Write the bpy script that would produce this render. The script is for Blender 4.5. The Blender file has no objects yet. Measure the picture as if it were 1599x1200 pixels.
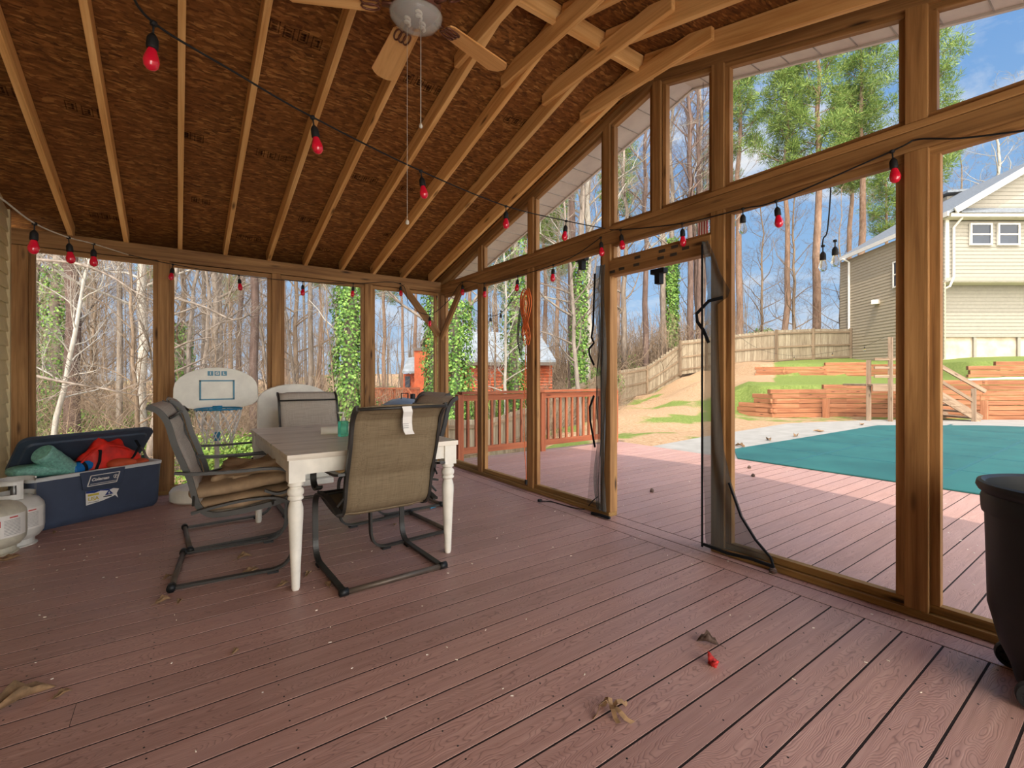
import bpy, bmesh, math, random
from mathutils import Vector, Matrix, Euler, Quaternion, noise
C = bpy.context.scene.collection
PI = math.pi
random.seed(7)
# ------------------------------------------------------------ camera frame
F = 730.0; CX = 799.5; Y0 = 587.0; TH = math.radians(35.55); H = 1.19
S_, C_ = math.sin(TH), math.cos(TH)
def W(px, dz, py=None):
    r = (px-CX)/F*dz
    x = dz*S_ + r*C_; y = dz*C_ - r*S_
    if py is None: return x, y
    return Vector((x, y, H-(py-Y0)/F*dz))
def ray(px, py):
    r = (px-CX)/F
    return S_+r*C_, C_-r*S_, -(py-Y0)/F
def Px(px, py, x=None, y=None, z=None):
    d = ray(px, py)
    if x is not None: t = x/d[0]
    elif y is not None: t = y/d[1]
    else: t = (z-H)/d[2]
    return Vector((d[0]*t, d[1]*t, H+d[2]*t))
def inv(x, y):
    dz = x*S_+y*C_; r = x*C_-y*S_
    return (CX+F*r/dz if dz > .1 else (9999 if r > 0 else -9999)), dz
# ------------------------------------------------------------ materials
def lin(c):
    return tuple(((v/255)/12.92 if v/255 <= .04045 else (((v/255)+.055)/1.055)**2.4) for v in c)+(1,)
MATS = {}
def newmat(name, rough=.6, spec=.4):
    m = bpy.data.materials.new(name); m.use_nodes = True
    nt = m.node_tree; b = nt.nodes['Principled BSDF']
    b.inputs['Roughness'].default_value = rough
    b.inputs['Specular IOR Level'].default_value = spec
    MATS[name] = m
    return m, nt, b
def N(nt, typ, **kw):
    n = nt.nodes.new(typ)
    for k, v in kw.items():
        if k in n.inputs.keys(): n.inputs[k].default_value = v
        else: setattr(n, k, v)
    return n
def L(nt, a, b): nt.links.new(a, b)
def ramp(nt, fac, stops):
    r = nt.nodes.new('ShaderNodeValToRGB'); e = r.color_ramp.elements
    while len(e) < len(stops): e.new(.5)
    for i, (p, c) in enumerate(stops): e[i].position = p; e[i].color = c if len(c) == 4 else lin(c)
    L(nt, fac, r.inputs[0]); return r.outputs[0]
def coords(nt, scale=(1,1,1), rand=0, kind='Object'):
    t = N(nt, 'ShaderNodeTexCoord'); mp = N(nt, 'ShaderNodeMapping'); mp.inputs['Scale'].default_value = scale
    L(nt, t.outputs[kind], mp.inputs['Vector'])
    if rand:
        oi = N(nt, 'ShaderNodeObjectInfo'); mu = N(nt, 'ShaderNodeMath', operation='MULTIPLY'); mu.inputs[1].default_value = rand
        L(nt, oi.outputs['Random'], mu.inputs[0])
        cb = N(nt, 'ShaderNodeCombineXYZ')
        for i in range(3): L(nt, mu.outputs[0], cb.inputs[i])
        L(nt, cb.outputs[0], mp.inputs['Location'])
    return mp.outputs[0]
def noise_(nt, vec, scale, detail=4, rough=.6, dist=0):
    n = N(nt, 'ShaderNodeTexNoise'); n.inputs['Scale'].default_value = scale; n.inputs['Detail'].default_value = detail
    n.inputs['Roughness'].default_value = rough; n.inputs['Distortion'].default_value = dist
    L(nt, vec, n.inputs['Vector']); return n.outputs['Fac']
def mix(nt, fac, a, b, mode='MIX'):
    m = N(nt, 'ShaderNodeMix', data_type='RGBA', blend_type=mode)
    if isinstance(fac, (int, float)): m.inputs[0].default_value = fac
    else: L(nt, fac, m.inputs[0])
    for i, v in ((6, a), (7, b)):
        if isinstance(v, tuple): m.inputs[i].default_value = v
        else: L(nt, v, m.inputs[i])
    return m.outputs[2]
def bump(nt, b, h, strength=.3, dist=.01):
    n = N(nt, 'ShaderNodeBump'); n.inputs['Strength'].default_value = strength; n.inputs['Distance'].default_value = dist
    L(nt, h, n.inputs['Height']); L(nt, n.outputs[0], b.inputs['Normal'])
def simple(name, c, rough=.6, spec=.4, var=.12, scale=8, metal=0, bmp=0):
    m, nt, b = newmat(name, rough, spec)
    v = coords(nt); n = noise_(nt, v, scale)
    d = tuple(max(0, int(x*(1-var))) for x in c); e = tuple(min(255, int(x*(1+var))) for x in c)
    L(nt, ramp(nt, n, [(.3, d), (.7, e)]), b.inputs['Base Color'])
    b.inputs['Metallic'].default_value = metal
    if bmp: bump(nt, b, noise_(nt, v, scale*6), bmp, .004)
    return m
def lumber_mat(name, c1, c2, c3, rough=.65, grain=1.0):
    m, nt, b = newmat(name, rough, .3)
    v = coords(nt, (.9, 1, 1), 37.0)
    vs = N(nt, 'ShaderNodeMapping'); vs.inputs['Scale'].default_value = (1.2, 34*grain, 34*grain); L(nt, v, vs.inputs[0])
    g = noise_(nt, vs.outputs[0], 1.0, 5, .65, .6)
    vb = N(nt, 'ShaderNodeMapping'); vb.inputs['Scale'].default_value = (1.0, 7, 7); L(nt, v, vb.inputs[0])
    g2 = noise_(nt, vb.outputs[0], 1.0, 3, .5, 1.2)
    c = ramp(nt, g, [(.3, c2), (.5, c1), (.72, c3)])
    c = mix(nt, .35, c, ramp(nt, g2, [(.35, c2), (.65, c3)]))
    vk = N(nt, 'ShaderNodeMapping'); vk.inputs['Scale'].default_value = (2.2, 9, 9); L(nt, v, vk.inputs[0])
    vo = N(nt, 'ShaderNodeTexVoronoi'); vo.inputs['Scale'].default_value = 1; L(nt, vk.outputs[0], vo.inputs['Vector'])
    k = ramp(nt, vo.outputs['Distance'], [(.05, (1,1,1,1)), (.16, (0,0,0,1))])
    dk = tuple(x*.35 for x in lin(c2)[:3])+(1,)
    c = mix(nt, k, c, dk)
    oi = N(nt, 'ShaderNodeObjectInfo')
    hs = N(nt, 'ShaderNodeHueSaturation'); L(nt, c, hs.inputs['Color'])
    mr = N(nt, 'ShaderNodeMapRange'); mr.inputs['To Min'].default_value = .86; mr.inputs['To Max'].default_value = 1.12
    L(nt, oi.outputs['Random'], mr.inputs[0]); L(nt, mr.outputs[0], hs.inputs['Value'])
    L(nt, hs.outputs[0], b.inputs['Base Color']); bump(nt, b, g, .35, .003)
    return m
M_raf = lumber_mat('rafter_lumber', (222, 168, 102), (186, 128, 68), (236, 192, 130))
M_post = lumber_mat('treated_post', (146, 104, 60), (100, 66, 34), (182, 138, 86))
M_grey = lumber_mat('fence_wood', (118, 98, 76), (86, 70, 54), (142, 122, 98), .85)
M_red = lumber_mat('stained_rail', (150, 80, 48), (110, 54, 32), (176, 106, 68), .7)
M_timber = lumber_mat('retaining_timber', (150, 94, 62), (112, 66, 42), (174, 122, 88), .85)
M_stair = lumber_mat('stair_wood', (134, 110, 88), (100, 78, 60), (160, 138, 114), .85)
# osb
def osb():
    m, nt, b = newmat('osb_sheathing', .75, .25)
    v0 = coords(nt, (1, 1, 1))
    nz = N(nt, 'ShaderNodeTexNoise'); nz.inputs['Scale'].default_value = 5; L(nt, v0, nz.inputs['Vector'])
    ad = N(nt, 'ShaderNodeVectorMath', operation='MULTIPLY_ADD'); ad.inputs[1].default_value = (.03, .06, .06)
    L(nt, nz.outputs['Color'], ad.inputs[0]); L(nt, v0, ad.inputs[2])
    outs = []
    for sc, seed in (((20, 78, 78), 0), ((26, 56, 56), 5)):
        mp = N(nt, 'ShaderNodeMapping'); mp.inputs['Scale'].default_value = sc
        mp.inputs['Location'].default_value = (seed, seed, 0); mp.inputs['Rotation'].default_value = (0, 0, .35 if seed else -.2)
        L(nt, ad.outputs[0], mp.inputs[0])
        vo = N(nt, 'ShaderNodeTexVoronoi'); vo.inputs['Scale'].default_value = 1; L(nt, mp.outputs[0], vo.inputs['Vector'])
        sp = N(nt, 'ShaderNodeSeparateColor'); L(nt, vo.outputs['Color'], sp.inputs[0]); outs.append(sp.outputs[0])
        if not seed: dist = vo.outputs['Distance']
    a = ramp(nt, outs[0], [(0, (66, 38, 14)), (.4, (114, 70, 29)), (.8, (142, 92, 42)), (1, (196, 142, 78))])
    bb = ramp(nt, outs[1], [(0, (74, 42, 16)), (.5, (118, 74, 32)), (1, (158, 106, 52))])
    c = mix(nt, .45, a, bb)
    big = noise_(nt, v0, 2.2, 3)
    c = mix(nt, ramp(nt, big, [(.35, (0,0,0,1)), (.75, (.45,.45,.45,1))]), c, lin((110, 62, 24)))
    L(nt, c, b.inputs['Base Color']); bump(nt, b, outs[0], .35, .002)
    return m
M_osb = osb()
J0_ = .570; PITCH_ = .1445
def deckmat(name, c1, c2, c3):
    m, nt, b = newmat(name, .5, .45)
    t = N(nt, 'ShaderNodeTexCoord'); g = N(nt, 'ShaderNodeNewGeometry')
    off = N(nt, 'ShaderNodeCombineXYZ'); mu = N(nt, 'ShaderNodeMath', operation='MULTIPLY'); mu.inputs[1].default_value = 90
    L(nt, g.outputs['Random Per Island'], mu.inputs[0]); L(nt, mu.outputs[0], off.inputs[0]); L(nt, mu.outputs[0], off.inputs[2])
    ad = N(nt, 'ShaderNodeVectorMath', operation='ADD'); L(nt, t.outputs['Object'], ad.inputs[0]); L(nt, off.outputs[0], ad.inputs[1])
    # cathedral grain: parabolic rings repeated in every board
    sx = N(nt, 'ShaderNodeSeparateXYZ'); L(nt, t.outputs['Object'], sx.inputs[0])
    def mth(op, a, b_=None, c_=None):
        n_ = N(nt, 'ShaderNodeMath', operation=op)
        for i, q in enumerate((a, b_, c_)):
            if q is None: continue
            if isinstance(q, (int, float)): n_.inputs[i].default_value = q
            else: L(nt, q, n_.inputs[i])
        return n_.outputs[0]
    u_ = mth('SUBTRACT', mth('FRACT', mth('DIVIDE', mth('SUBTRACT', sx.outputs[1], J0_ + 10*PITCH_*-10), PITCH_)), .5)
    mpn = N(nt, 'ShaderNodeMapping'); mpn.inputs['Scale'].default_value = (1.3, 5, 1); L(nt, ad.outputs[0], mpn.inputs[0])
    nn = noise_(nt, mpn.outputs[0], 1.0, 3, .55)
    mpm = N(nt, 'ShaderNodeMapping'); mpm.inputs['Scale'].default_value = (9, 40, 1); L(nt, ad.outputs[0], mpm.inputs[0])
    nm = noise_(nt, mpm.outputs[0], 1.0, 2, .5)
    wv_ = mth('ADD', mth('ADD', mth('MULTIPLY', sx.outputs[0], 9.0), mth('MULTIPLY', mth('MULTIPLY', u_, u_), 34.0)), mth('ADD', mth('MULTIPLY', nn, 52.0), mth('MULTIPLY', nm, 1.1)))
    wsin = mth('ABSOLUTE', mth('SINE', mth('MULTIPLY', wv_, PI)))
    v2 = N(nt, 'ShaderNodeMapping'); v2.inputs['Scale'].default_value = (3, 60, 1); L(nt, ad.outputs[0], v2.inputs[0])
    f = noise_(nt, v2.outputs[0], 1, 4)
    big = noise_(nt, t.outputs['Object'], 1.1, 4)
    c = ramp(nt, f, [(.25, c2), (.6, c1), (.85, c3)])
    line = ramp(nt, wsin, [(.0, (.46,.42,.44,1)), (.42, (.97,.96,.96,1)), (1, (1.0,1.0,1.0,1))])
    c = mix(nt, .8, c, line, 'MULTIPLY')
    c = mix(nt, ramp(nt, big, [(.45, (0,0,0,1)), (.75, (.32,.32,.32,1))]), c, lin((168, 140, 138)))
    hs = N(nt, 'ShaderNodeHueSaturation'); L(nt, c, hs.inputs['Color'])
    mr = N(nt, 'ShaderNodeMapRange'); mr.inputs['To Min'].default_value = .9; mr.inputs['To Max'].default_value = 1.08
    L(nt, g.outputs['Random Per Island'], mr.inputs[0]); L(nt, mr.outputs[0], hs.inputs['Value'])
    L(nt, hs.outputs[0], b.inputs['Base Color']); bump(nt, b, wsin, .25, .0015)
    rr = N(nt, 'ShaderNodeMapRange'); rr.inputs['To Min'].default_value = .30; rr.inputs['To Max'].default_value = .52
    L(nt, f, rr.inputs[0]); L(nt, rr.outputs[0], b.inputs['Roughness'])
    return m
M_deck = deckmat('composite_deck', (188, 147, 134), (166, 125, 114), (206, 169, 156))
M_gap = simple('dark_gap', (36, 24, 22), .9)
M_black = simple('black_plastic', (20, 22, 24), .5, .4)
M_blackmetal = simple('dark_powder_metal', (50, 48, 44), .42, .5, metal=.3)
M_bronze = simple('brown_metal', (96, 84, 74), .45, .5, metal=.4)
M_white = simple('white_paint', (226, 220, 208), .55, .4, .05)
M_whitep = simple('white_plastic', (232, 228, 214), .45, .45, .04)
M_steel = simple('tank_white', (206, 204, 198), .4, .5, .06, metal=.1)
M_tankdirty = simple('tank_dirty_white', (190, 184, 166), .5, .5, .12, metal=.1)
M_siding = simple('siding_tan', (206, 188, 146), .6, .3, .04)
M_soffit = simple('white_vinyl', (214, 206, 194), .5, .3, .03)
M_joint = simple('soffit_groove', (158, 152, 142), .7)
M_cord = simple('black_rubber_cord', (26, 25, 25), .6, .3)
M_chain_litcord = simple('chain_and_lit_cord', (196, 190, 176), .6, .3)  # fan pull chains, and the cord end painted pale as if lit
M_orange = simple('orange_cord', (214, 104, 44), .5, .4, .08)
M_blue = simple('blue_plastic', (28, 128, 170), .4, .5, .05)
M_bluep = simple('painted_blue_line', (104, 152, 172), .6, .3, .05)
M_net = simple('white_net', (226, 224, 220), .8, .2, .05)
M_red_b, nt, b = newmat('red_bulb', .15, .6)
b.inputs['Base Color'].default_value = lin((232, 22, 58)); b.inputs['Coat Weight'].default_value = .6
b.inputs['Transmission Weight'].default_value = .25
M_clear, nt, b = newmat('clear_bulb', .03, .5)
b.inputs['Base Color'].default_value = (.95, .95, .95, 1); b.inputs['Transmission Weight'].default_value = 1; b.inputs['IOR'].default_value = 1.15
M_glass = bpy.data.materials.new('frosted_glass'); M_glass.use_nodes = True; nt = M_glass.node_tree; nt.nodes.clear()
o_ = N(nt, 'ShaderNodeOutputMaterial'); t_ = N(nt, 'ShaderNodeBsdfTransparent'); p_ = N(nt, 'ShaderNodeBsdfPrincipled'); p_.inputs['Base Color'].default_value = (.72, .74, .70, 1); p_.inputs['Roughness'].default_value = .15
mx_ = N(nt, 'ShaderNodeMixShader'); mx_.inputs[0].default_value = .24; L(nt, t_.outputs[0], mx_.inputs[1]); L(nt, p_.outputs[0], mx_.inputs[2]); L(nt, mx_.outputs[0], o_.inputs[0])
M_cfl = simple('cfl_white', (235, 228, 214), .4, .4, .02)
M_fan = lumber_mat('fan_blade_wood', (222, 168, 104), (188, 126, 66), (236, 190, 128), .45, .8)
M_brass = simple('fan_housing', (110, 70, 56), .35, .5, metal=.6)
M_towel = simple('paper_towel', (238, 230, 214), .9, .1, .03)
M_soap, nt, b = newmat('green_soap', .12, .5)
b.inputs['Base Color'].default_value = lin((130, 236, 200)); b.inputs['Transmission Weight'].default_value = .75; b.inputs['IOR'].default_value = 1.3
M_cush = simple('beige_cushion', (146, 122, 96), .9, .1, .1, 12, bmp=.3)
M_dust = simple('navy_plastic', (60, 70, 90), .5, .4, .1, 3)
M_lid = simple('charcoal_lid', (62, 72, 86), .5, .4, .12, 3)
M_rim = simple('grey_rim', (206, 208, 208), .5, .4, .05)
M_tealf = simple('teal_foil', (120, 176, 160), .35, .6, .16, 60, bmp=.5)
M_tealm = simple('teal_mesh_roll', (44, 106, 92), .6, .4, .2, 60, bmp=.5)
M_redf = simple('red_nylon', (214, 40, 22), .55, .4, .16, 9)
M_oranf = simple('orange_nylon', (196, 84, 46), .6, .4, .1, 9)
M_bluef = simple('blue_nylon', (10, 106, 176), .55, .4, .1, 9)
M_strap = simple('black_strap', (22, 24, 28), .8, .2)
M_patch = simple('worn_grey_patch', (62, 54, 46), .8, .2)
M_leafd = simple('dry_leaf', (132, 104, 76), .8, .2, .25, 20)
M_redleaf = simple('red_crumpled_leaf', (176, 46, 44), .7, .3, .3, 60)
M_lab = simple('label_white', (226, 222, 216), .6, .3, .03)
M_labgrey = simple('label_print_grey', (120, 118, 118), .6, .3)
M_labred = simple('label_print_red', (190, 70, 62), .6, .3)
M_labnavy = simple('label_print_navy', (36, 56, 116), .6, .3)
M_labyel = simple('label_print_yellow', (198, 178, 66), .6, .3)
M_kettle = simple('kettle_lid_blue', (126, 146, 168), .3, .6, .05)
M_metal = simple('grey_metal', (140, 140, 138), .35, .5, metal=.8)
M_brick = simple('orange_stained_boards', (170, 84, 52), .85, .2, .12, 5)
M_roof = simple('grey_shingle', (112, 116, 120), .9, .2, .14, 14, bmp=.3)
M_roof1 = simple('pale_grey_shingle', (136, 142, 146), .9, .2, .14, 4, bmp=.3)
M_h2 = simple('beige_lap_siding', (142, 136, 123), .7, .2, .03)
M_h2s = simple('taupe_lap_siding', (164, 148, 124), .7, .2, .03)
M_pane = simple('dark_pane', (34, 40, 50), .3, .4, .3, 1)
M_found = simple('clay_stained_render', (186, 166, 144), .85, .2, .12, 2)
M_conc = simple('pool_concrete', (148, 143, 134), .85, .2, .06, 3)
M_plate = lumber_mat('sill_lumber', (140, 104, 56), (92, 66, 34), (170, 132, 78), .7)
M_scr = None
def screenmat(name, c, fac, rough=.8):
    m = bpy.data.materials.new(name); m.use_nodes = True; nt = m.node_tree; nt.nodes.clear()
    o = N(nt, 'ShaderNodeOutputMaterial'); t = N(nt, 'ShaderNodeBsdfTransparent'); d = N(nt, 'ShaderNodeBsdfDiffuse')
    d.inputs['Color'].default_value = lin(c); mx = N(nt, 'ShaderNodeMixShader'); mx.inputs[0].default_value = fac
    L(nt, t.outputs[0], mx.inputs[1]); L(nt, d.outputs[0], mx.inputs[2]); L(nt, mx.outputs[0], o.inputs[0]); return m
M_scr = screenmat('insect_screen', (150, 152, 152), .07)
M_mesh = screenmat('black_screen_mesh', (84, 88, 88), .66)
M_mesh2 = screenmat('thin_black_mesh', (80, 84, 88), .3)
def slingmat(name, c1, c2):
    m, nt, b = newmat(name, .8, .2)
    v = coords(nt, (1, 1, 1))
    w = []
    for sc in ((8, 900, 8), (420, 8, 420)):
        mp = N(nt, 'ShaderNodeMapping'); mp.inputs['Scale'].default_value = sc; L(nt, v, mp.inputs[0]); w.append(noise_(nt, mp.outputs[0], 1, 2))
    c = mix(nt, .5, ramp(nt, w[0], [(.35, c1), (.65, c2)]), ramp(nt, w[1], [(.35, c1), (.65, c2)]))
    L(nt, c, b.inputs['Base Color']); return m
M_sling = slingmat('woven_sling_taupe', (96, 82, 62), (134, 117, 92))
M_sling2 = slingmat('woven_sling_grey', (156, 146, 134), (196, 184, 168))
def barkmat(name, c1, c2, c3):
    m, nt, b = newmat(name, .9, .15)
    v = coords(nt, (1, 1, .25), 30); n = noise_(nt, v, 9, 5, .7)
    n2 = noise_(nt, v, 1.2, 3)
    c = mix(nt, .4, ramp(nt, n, [(.3, c1), (.5, c2), (.7, c3)]), ramp(nt, n2, [(.35, c1), (.7, c3)]))
    L(nt, c, b.inputs['Base Color']); bump(nt, b, n, .6, .03); return m
M_bark = barkmat('grey_bark', (74, 64, 56), (120, 106, 94), (160, 148, 134))
M_barkd = barkmat('dark_bark', (62, 48, 42), (92, 74, 66), (124, 104, 94))
M_barkp = barkmat('pine_bark', (84, 62, 48), (126, 98, 80), (160, 134, 114))
M_barkw = barkmat('pale_bark', (126, 118, 106), (160, 152, 140), (186, 180, 168))
M_twig = barkmat('twig_brown', (84, 68, 54), (124, 104, 84), (160, 140, 118))
def leafmat(name, c1, c2, c3, trans=.25):
    m, nt, b = newmat(name, .6, .3)
    g = N(nt, 'ShaderNodeNewGeometry')
    c = ramp(nt, g.outputs['Random Per Island'], [(0, c1), (.5, c2), (1, c3)])
    L(nt, c, b.inputs['Base Color'])
    t = N(nt, 'ShaderNodeBsdfTranslucent'); L(nt, c, t.inputs[0])
    mx = N(nt, 'ShaderNodeMixShader'); mx.inputs[0].default_value = trans
    o = nt.nodes['Material Output']; L(nt, b.outputs[0], mx.inputs[1]); L(nt, t.outputs[0], mx.inputs[2]); L(nt, mx.outputs[0], o.inputs[0])
    return m
M_ivy = leafmat('ivy_leaves', (50, 82, 30), (92, 130, 50), (146, 176, 84))
M_needle = leafmat('pine_needles', (66, 92, 36), (106, 130, 56), (142, 154, 78))
M_needled = leafmat('far_pine_needles', (70, 90, 52), (104, 122, 72), (126, 140, 88))
M_shrub = leafmat('shrub_leaves', (76, 108, 36), (118, 148, 58), (160, 174, 86))
M_litter = leafmat('litter_leaves', (120, 86, 58), (152, 118, 84), (176, 144, 108))
# ------------------------------------------------------------ mesh builder
class MB:
    def __init__(s): s.v = []; s.f = []
    def quad(s, a, b, c, d):
        i = len(s.v); s.v += [a, b, c, d]; s.f.append((i, i+1, i+2, i+3))
    def poly(s, pts):
        i = len(s.v); s.v += pts; s.f.append(tuple(range(i, i+len(pts))))
    def box(s, lo, hi, M=None):
        x0, y0, z0 = lo; x1, y1, z1 = hi; i = len(s.v)
        p = [(x0,y0,z0),(x1,y0,z0),(x1,y1,z0),(x0,y1,z0),(x0,y0,z1),(x1,y0,z1),(x1,y1,z1),(x0,y1,z1)]
        if M is not None: p = [tuple(M @ Vector(q)) for q in p]
        s.v += p
        s.f += [(i,i+3,i+2,i+1),(i+4,i+5,i+6,i+7),(i,i+1,i+5,i+4),(i+1,i+2,i+6,i+5),(i+2,i+3,i+7,i+6),(i+3,i,i+4,i+7)]
        return s
    def cbox(s, c, d, M=None):
        return s.box([c[k]-d[k]/2 for k in range(3)], [c[k]+d[k]/2 for k in range(3)], M)
    def tube(s, pts, r, n=6, cap=True, closed=False):
        pts = [Vector(p) for p in pts]; m = len(pts)
        if not hasattr(r, '__len__'): r = [r]*m
        t0 = (pts[1]-pts[0]).normalized()
        u = t0.orthogonal().normalized(); base = len(s.v)
        for k in range(m):
            if closed: t = (pts[(k+1) % m]-pts[k-1]).normalized()
            elif k == 0: t = t0
            elif k == m-1: t = (pts[k]-pts[k-1]).normalized()
            else: t = (pts[k+1]-pts[k-1]).normalized()
            u = (u-t*u.dot(t)); u = u.normalized() if u.length > 1e-6 else t.orthogonal().normalized()
            w = t.cross(u)
            for j in range(n):
                a = 2*PI*j/n
                s.v.append(tuple(pts[k]+(u*math.cos(a)+w*math.sin(a))*r[k]))
        mm = m if closed else m-1
        for k in range(mm):
            k2 = (k+1) % m
            for j in range(n):
                s.f.append((base+k*n+j, base+k*n+(j+1) % n, base+k2*n+(j+1) % n, base+k2*n+j))
        if cap and not closed:
            s.f.append(tuple(base+j for j in range(n))[::-1]); s.f.append(tuple(base+(m-1)*n+j for j in range(n)))
        return s
    def ribbon(s, pts, w, t, side=(0,1,0)):   # rectangular bar swept along pts; w along side, t across
        pts = [Vector(p) for p in pts]; sd = Vector(side).normalized(); m = len(pts); base = len(s.v)
        for k in range(m):
            tg = (pts[min(k+1, m-1)]-pts[max(k-1, 0)]).normalized()
            nn = tg.cross(sd).normalized()
            for a, b_ in ((-1,-1),(1,-1),(1,1),(-1,1)):
                s.v.append(tuple(pts[k]+sd*(a*w/2)+nn*(b_*t/2)))
        for k in range(m-1):
            for j in range(4):
                s.f.append((base+k*4+j, base+k*4+(j+1) % 4, base+k*4+4+(j+1) % 4, base+k*4+4+j))
        s.f.append((base+3, base+2, base+1, base)); e = base+(m-1)*4; s.f.append((e, e+1, e+2, e+3))
        return s
    def lathe(s, prof, c=(0,0,0), n=24, M=None, sx=1, sy=1):
        base = len(s.v); m = len(prof)
        for r, z in prof:
            for j in range(n):
                a = 2*PI*j/n; p = Vector((c[0]+r*math.cos(a)*sx, c[1]+r*math.sin(a)*sy, c[2]+z))
                s.v.append(tuple(M @ p) if M is not None else tuple(p))
        for k in range(m-1):
            for j in range(n):
                s.f.append((base+k*n+j, base+k*n+(j+1) % n, base+(k+1)*n+(j+1) % n, base+(k+1)*n+j))
        if prof[0][0] > 1e-5: s.f.append(tuple(base+j for j in range(n))[::-1])
        if prof[-1][0] > 1e-5: s.f.append(tuple(base+(m-1)*n+j for j in range(n)))
        return s
    def prism(s, outline, depth_vec):
        n = len(outline); i = len(s.v); d = Vector(depth_vec)
        s.v += [tuple(p) for p in outline]+[tuple(Vector(p)+d) for p in outline]
        s.f.append(tuple(range(i, i+n))[::-1]); s.f.append(tuple(range(i+n, i+2*n)))
        for k in range(n): s.f.append((i+k, i+(k+1) % n, i+n+(k+1) % n, i+n+k))
        return s
    def build(s, name, mat, parent=None, smooth=False, bevel=0, M=None):
        me = bpy.data.meshes.new(name); me.from_pydata([tuple(v) for v in s.v], [], s.f)
        if bevel or True:
            bm = bmesh.new(); bm.from_mesh(me)
            if bevel: bmesh.ops.bevel(bm, geom=bm.edges[:], offset=bevel, segments=2, affect='EDGES', profile=.5)
            if len(bm.faces) < 60000: bmesh.ops.recalc_face_normals(bm, faces=bm.faces[:])
            bm.to_mesh(me); bm.free()
        if smooth: me.polygons.foreach_set('use_smooth', [True]*len(me.polygons))
        me.materials.append(mat); me.update()
        o = bpy.data.objects.new(name, me); C.objects.link(o)
        if parent: o.parent = parent
        if M is not None: o.matrix_world = M
        return o
def tag(o, label=None, cat=None, group=None, kind=None):
    if label: o['label'] = label
    if cat: o['category'] = cat
    if group: o['group'] = group
    if kind: o['kind'] = kind
    return o
def thing(name, label, cat, loc=(0,0,0), rz=0, group=None, kind=None):
    o = bpy.data.objects.new(name, None); C.objects.link(o); o.location = loc; o.rotation_euler = (0,0,rz)
    o.empty_display_size = .1
    return tag(o, label, cat, group, kind)
def bas(o): return Matrix.LocRotScale(o.location, o.rotation_euler, o.scale)
def copy_tree(o, parent=None):
    c = o.copy(); C.objects.link(c); c.parent = parent
    for ch in list(o.children): copy_tree(ch, c)
    return c
def smooth_angle(o, ang=40):
    me = o.data
    me.polygons.foreach_set('use_smooth', [True]*len(me.polygons))
    me.set_sharp_from_angle(angle=math.radians(ang)); return o
def lumber(name, A, B, w, h, mat, up=(0,0,1), parent=None, bev=.004, cut=None):
    """board from A to B (centre line); w = across, h = along up; grain runs along local X"""
    A = Vector(A); B = Vector(B); x = (B-A); Ln = x.length; x.normalize()
    up = Vector(up); y = up.cross(x).normalized(); z = x.cross(y)
    mb = MB(); mb.cbox((0,0,0), (Ln, w, h))
    M = Matrix((x, y, z)).transposed().to_4x4(); M.translation = (A+B)/2
    o = mb.build(name, mat, None, False, bev)
    if parent:
        o.parent = parent
        pm = Matrix.Translation(parent.location) @ parent.rotation_euler.to_matrix().to_4x4()
        M = pm.inverted() @ M
    o.matrix_basis = M
    return o
def text_mesh(name, body, size, mat, M, parent=None, ext=.0008, shear=0, font_scale=1, offs=0):
    cu = bpy.data.curves.new(name, 'FONT'); cu.body = body; cu.size = size; cu.extrude = ext; cu.align_x = 'CENTER'; cu.align_y = 'CENTER'
    cu.shear = shear; cu.offset = offs
    to = bpy.data.objects.new('tmp', cu); C.objects.link(to)
    dg = bpy.context.evaluated_depsgraph_get()
    me = bpy.data.meshes.new_from_object(to.evaluated_get(dg)); bpy.data.objects.remove(to)
    me.materials.clear(); me.materials.append(mat); me.name = name
    o = bpy.data.objects.new(name, me); C.objects.link(o); o.parent = parent; o.matrix_local = M
    return o
def catmull(P, n=8, closed=False):
    P = [Vector(p) for p in P]; out = []; m = len(P)
    rng = range(m) if closed else range(m-1)
    for i in rng:
        if closed: a, b, c, d = P[i-1], P[i], P[(i+1) % m], P[(i+2) % m]
        else: a, b, c, d = P[max(i-1, 0)], P[i], P[i+1], P[min(i+2, m-1)]
        for k in range(n):
            t = k/n
            out.append(.5*((2*b)+(c-a)*t+(2*a-5*b+4*c-d)*t*t+(3*b-a-3*c+d)*t**3))
    if not closed: out.append(P[-1])
    return out
# ============================================================ PORCH SHELL
XW = 2.95; YB = 5.804; XL = -1.185; YR = 2.27; YE = -1.26
def zr(y): return 3.43-.272*abs(y-YR)
PITCH = .1445; J0 = .570
def boards(mb, x0, x1, y0, y1, top=0.0, th=.025, gap=.0085, joints=()):
    k0 = math.floor((y0-J0)/PITCH)-1; k1 = math.ceil((y1-J0)/PITCH)+1
    for k in range(k0, k1):
        a = J0+k*PITCH+gap/2; b_ = J0+(k+1)*PITCH-gap/2
        a = max(a, y0); b_ = min(b_, y1)
        if b_-a < .01: continue
        c = .0004
        cuts = [x0]+[j for (kk, j) in joints if kk == k]+[x1]
        for xa, xb in zip(cuts[:-1], cuts[1:]):
            o = [(xa+.001, a, top-th), (xa+.001, a, top-c), (xa+.001, a+c, top), (xa+.001, b_-c, top), (xa+.001, b_, top-c), (xa+.001, b_, top-th)]
            mb.prism(o, (xb-xa-.002, 0, 0))
def sunk(name, mb, mat): o = mb.build(name, mat); return tag(o, kind='structure')
mb = MB(); boards(mb, XL-.05, 2.737, YE-.1, YB+.12, joints=[(11, -.3), (3, .9)])
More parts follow.
